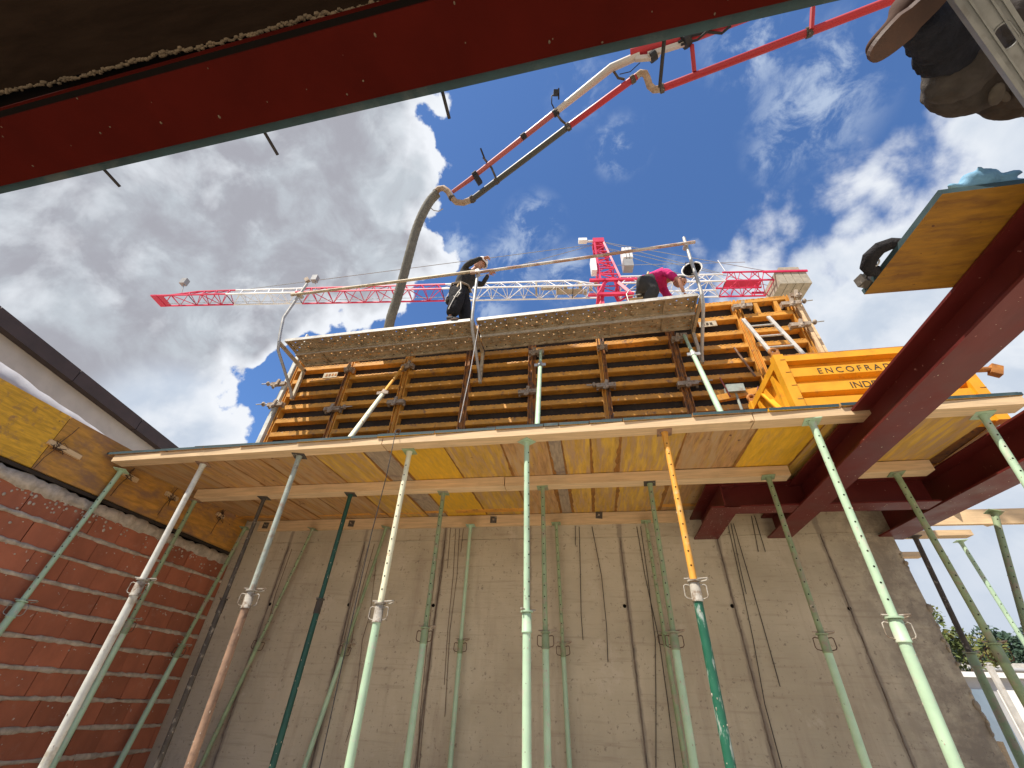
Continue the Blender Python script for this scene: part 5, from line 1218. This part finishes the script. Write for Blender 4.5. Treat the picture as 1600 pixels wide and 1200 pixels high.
jib(ub(692, 458), ub(895, 455), 'crane_white', .62, 1.25, .62, 1.35); jib(ub(895, 455), -.7, 'crane_white', .62, 1.35, .62, .75)
b = MB(); b.bar(cpt(-Lj, -.6, .0), cpt(-Lj, .6, .0), .5, .12); b.bar(cpt(-Lj + .5, -.58, .0), cpt(-Lj + .5, .58, .0), .4, .06); b.build('jib_end', 'crane_red', crane)
for u in (ub(262, 455), ub(478, 448)):
    b = MB(); b.tube([cpt(u, 0, .9), cpt(u - .4, .0, 2.0)], .04, 6); b.obox(cpt(u - .5, 0, 2.3), (cdv, csd, UPZ), (.22, .2, .30)); b.build('beacon', 'crane_grey', crane)
b = MB(); b.obox(cpt(ub(838, 456), -.2, .25), (cdv, csd, UPZ), (.07, .4, .35)); b.obox(cpt(ub(890, 456), 0, .06), (cdv, csd, UPZ), (1.0, .25, .03)); b.obox(cpt(ub(862, 458), -.3, .1), (cdv, csd, UPZ), (.8, .12, .05))
for k in range(7): b.obox(cpt(-3.4 + k * .38, rnd(-.4, .4), rnd(.15, .5)), (cdv, csd, UPZ), (.13, .16, .14))
b.build('trolley_winch', 'crane_block', crane)
jib(.7, ub(1130, 448), 'crane_white', .75, .75, .75, .75, 'counter_jib', n=6, box=True); jib(ub(1130, 448), ub(1206, 444), 'crane_red', .75, .95, .75, .95, 'counter_jib', n=4, box=True)
b = MB(); b.obox(cpt(ub(1165, 446), 0, .55), (cdv, csd, UPZ), (1.3, .30, .03)); b.build('winch_platform', 'crane_red', crane)
U0, U1 = ub(1208, 444), ub(1258, 442)
for k in range(4):
    b = MB(); b.obox(cpt(U0 + (k + .5) * (U1 - U0) / 4, 0, -.05), (cdv, csd, UPZ), ((U1 - U0) / 8 - .02, .95, .62)); b.build('counterweight_block', 'crane_block', crane)
b = MB(); b.obox(cpt((U0 + U1) / 2 + .2, 0, .95), (cdv, csd, UPZ), (.7, .8, .36)); b.build('counterweight_block', 'crane_block', crane)
for v in (-1.2, 1.2):
    b = MB(); b.bar(cpt(U0 - .8, v * .82, .62), cpt(U1 + .1, v * .82, .62), .10, .17); b.build('counter_rail', 'crane_red', crane)
# slewing frame, tower top and mast
b = MB()
for w0, w1, h0, h1, n in ((1.15, 1.15, -1.5, .4, 1),):
    for sx in (-1, 1):
        for sy in (-1, 1):
            b.bar(cpt(sx * 1.15, sy * 1.1, -1.6), cpt(sx * .45, sy * .6, .35), .21, .21)
    for sy in (-1, 1): b.bar(cpt(-1.2, sy * 1.1, -1.6), cpt(1.2, sy * 1.1, -1.6), .22, .22); b.bar(cpt(-1.6, sy * .7, .45), cpt(1.9, sy * .7, .45), .2, .2)
    for sx in (-1, 1): b.bar(cpt(sx * 1.15, -1.1, -1.6), cpt(sx * 1.15, 1.1, -1.6), .2, .2); b.bar(cpt(sx * .5, -.8, .45), cpt(sx * .5, .8, .45), .18, .18)
b.build('slewing_frame', 'crane_red', crane)
b = MB(); T0 = 6.0
def tt(t, sx, sy): return cpt(sx * (.78 - .42 * t) - .42 * t, sy * (.62 - .30 * t), .5 + (T0 - .5) * t)
for sx in (-1, 1):
    for sy in (-1, 1): b.bar(tt(0, sx, sy), tt(1, sx, sy), .14, .14)
for i in range(7):
    a, c = i / 7, (i + 1) / 7; s_ = 1 if i % 2 else -1
    for k in (-1, 1):
        b.bar(tt(a, -s_, k), tt(c, s_, k), .06, .06); b.bar(tt(a, k, -s_), tt(c, k, s_), .06, .06); b.bar(tt(c, -1, k), tt(c, 1, k), .08, .08)
b.obox(cpt(-.42, 0, T0), (cdv, csd, UPZ), (.45, .42, .28)); b.build('tower_top', 'crane_red', crane)
b = MB(); b.tube([cpt(-.8, -.2, T0 + .1), cpt(-1.9, -.2, T0 + .15)], .10, 8); b.obox(cpt(-1.7, -.2, T0 + .2), (cdv, csd, UPZ), (.35, .2, .16)); b.build('anemometer', 'crane_white', crane)
b = MB(); b.obox(cpt(-1.15, -.5, 2.3), (cdv, csd, UPZ), (.2, .3, .75)); b.build('switch_cabinet', 'crane_white', crane)
for k in range(3):
    b = MB(); b.obox(cpt(1.25 + k * .26, -.6, 3.4), (cdv, csd, UPZ), (.10, .4, .62)); b.build('cabinet', 'crane_white', crane)
b = MB(); b.obox(cpt(1.45, -.6, 2.2), (cdv, csd, UPZ), (.36, .36, .4)); b.build('motor_box', 'crane_grey', crane)
b = MB()
for sx in (-1, 1):
    for sy in (-1, 1): b.bar(cpt(sx * .9, sy * .9, -1.6), cpt(sx * .9, sy * .9, -26.2), .2, .2)
for i in range(16):
    z0 = -1.6 - i * 1.53; s_ = 1 if i % 2 else -1
    for k in (-1, 1): b.bar(cpt(-s_ * .9, k * .9, z0), cpt(s_ * .9, k * .9, z0 - 1.53), .1, .1); b.bar(cpt(k * .9, -s_ * .9, z0), cpt(k * .9, s_ * .9, z0 - 1.53), .1, .1)
b.build('mast', 'crane_red', crane)
b = MB(); b.box((CB.x - 3, CB.y - 3, -1.25), (CB.x + 3, CB.y + 3, -.6)); b.build('base_block', 'crane_block', crane)
b = MB()
for u, w in ((ub(370, 456), 1.2), (ub(700, 445), 1.3)): b.tube([cpt(-.5, 0, T0), cpt(u, 0, w)], .028, 5)
for u in (8.2, U0 + .3):
    for v in (-.6, .6): b.tube([cpt(-.3, v * .4, T0), cpt(u, v, 1.0)], .025, 5)
for v in (-.9, .9): b.tube([cpt(.6, v, 1.9), cpt(10, v, 1.9)], .022, 5)
b.tube([cpt(-Lj + 1, 0, -.35), cpt(-1, 0, -.25)], .02, 5)
b.build('pendant_lines', 'crane_grey', crane)
b = MB(); b.tube([cpt(8.3, -.9, .9), cpt(8.1, -.9, 2.2)], .03, 5); b.build('mast_light', 'crane_white', crane)

# ------------------------------------------------------------------ beyond the right end of the wall
def leaves(name, mm, parent, blobs, n, s, seed, flat=.6):
    rr = random.Random(seed); mb = MB()
    for i in range(n):
        c, r = rr.choice(blobs); c = V(c)
        d = V((rr.gauss(0, 1), rr.gauss(0, 1), rr.gauss(0, 1))).normalized() * (r * rr.uniform(.25, 1.08) ** .6)
        p = c + V((d.x, d.y, d.z * .85)); a = V((rr.gauss(0, 1), rr.gauss(0, 1), rr.gauss(0, .6))).normalized(); q = a.orthogonal().normalized()
        q = (q + a.cross(q) * rr.uniform(-1, 1)).normalized(); k = s * rr.uniform(.6, 1.3)
        mb.add([p - a * k, p + q * k * .45, p + a * k, p - q * k * .45], [(0, 1, 2, 3)])
    return mb.build(name, mm, parent)
def tree(loc, h, blobs, mm, n, s, seed, label):
    L = V(loc); t = thing('tree', L, label, 'tree', 'trees beyond the wall')
    b = MB(); b.tube([L, L + V((.05, .03, h * .5)), L + V((-.04, .02, h * .85))], [.16, .10, .03], 9)
    for c, r in blobs[:6]: b.tube([L + V((.03, .02, h * .45)), (L + V((0, 0, h * .55))).lerp(V(c), .5), V(c)], [.06, .04, .012], 6)
    b.build('trunk', 'bark', t); leaves('crown', mm, t, blobs, n, s, seed)
C = onY(1512, 1022, 17)
def cl(C, spread, k, r0, r1, seed):
    rr = random.Random(seed); return [(C + V((rr.uniform(-1, 1) * spread[0], rr.uniform(-1, 1) * spread[1], rr.uniform(-1, 1) * spread[2])), rr.uniform(r0, r1)) for _ in range(k)]
tree((C.x - .6, 17, -1.25), 3.8, cl(C + V((-.8, 0, .1)), (1.2, 1.0, 1.1), 14, .3, .6, 1), 'leaf', 3000, .085, 2, 'yellow-green tree showing just past the right edge of the concrete wall')
C = onY(1600, 1022, 30)
tree((C.x + 1, 30, -1.25), 4.6, cl(C + V((.6, 0, .0)), (2.2, 1.4, .7), 14, .5, .9, 4), 'leaf_pine', 5200, .13, 5, 'dark pine treetop behind the white roof at the far right')
C = onY(1535, 1018, 34)
tree((C.x, 34, -1.25), 4.2, cl(C, (1.6, 1.2, .5), 9, .4, .7, 6), 'leaf_pine', 2600, .13, 7, 'small dark treetop between two props at the far right')
# white house and a light metal shed
p0, p1 = onY(1560, 1035, 22), onY(1640, 1052, 22)
hs = thing('white_house', (p0.x + 5, 24, -1.25), 'white house with a pale flat roof behind the props at the right', 'house')
b = MB(); b.box((p0.x - 1.6, 22, -1.25), (p0.x + 12, 28, p0.z - .25)); wl_ = b.build('wall', 'helmet_white', hs)
b = MB(); b.box((p0.x - 1.9, 21.6, p0.z - .25), (p0.x + 12.4, 28.4, p0.z - .05)); b.build('roof', 'zinc_white', hs)
b = MB(); b.tube([(p0.x - 1.9, 21.5, p0.z - .28), (p0.x + 12.4, 21.5, p0.z - .28)], .07, 8); b.build('gutter', 'crane_grey', hs)
for k in range(3):
    x = p0.x + .2 + k * 1.7
    b = MB(); b.box((x, 21.96, .1), (x + 1.0, 21.99, p0.z - .8)); f_ = b.build('window', 'house_grey', hs)
    b = MB(); b.box((x + .08, 21.94, .18), (x + .92, 21.955, p0.z - .88)); b.build('pane', 'glass_blue', f_)
p0 = onY(1506, 1058, 12); p1 = onY(1562, 1215, 12)
sh = thing('site_cabin', (p0.x + 1.3, 13, -1.25), 'white site cabin with blue-grey panels beside the wall end', 'cabin')
b = MB(); b.box((p0.x - .2, 12, -1.25), (p0.x + 2.1, 14, p0.z)); b.build('wall', 'house_grey', sh)
b = MB(); b.box((p0.x - .25, 11.9, p0.z), (p0.x + 2.15, 14.1, p0.z + .09)); b.build('roof', 'helmet_white', sh)
for k in range(4):
    b = MB(); b.box((p0.x - .1 + k * .56, 11.975, -.9), (p0.x + .36 + k * .56, 11.99, p0.z - .2)); b.build('panel', 'glass_blue' if k % 2 == 0 else 'helmet_white', sh)
b = MB(); b.bar(onY(1545, 1040, 8.6), onY(1640, 1215, 8.6), .04, .075); tag(b.build('white_rail', 'zinc_white'), 'white slanting rail seen between two mossy props at the right', 'rail')
b = MB(); b.bar(onY(1556, 1158, 7.2), onY(1578, 1208, 7.2), .16, .04); tag(b.build('timber_offcut', 'timber'), 'short pale timber offcut low beside the wall end', 'timber')
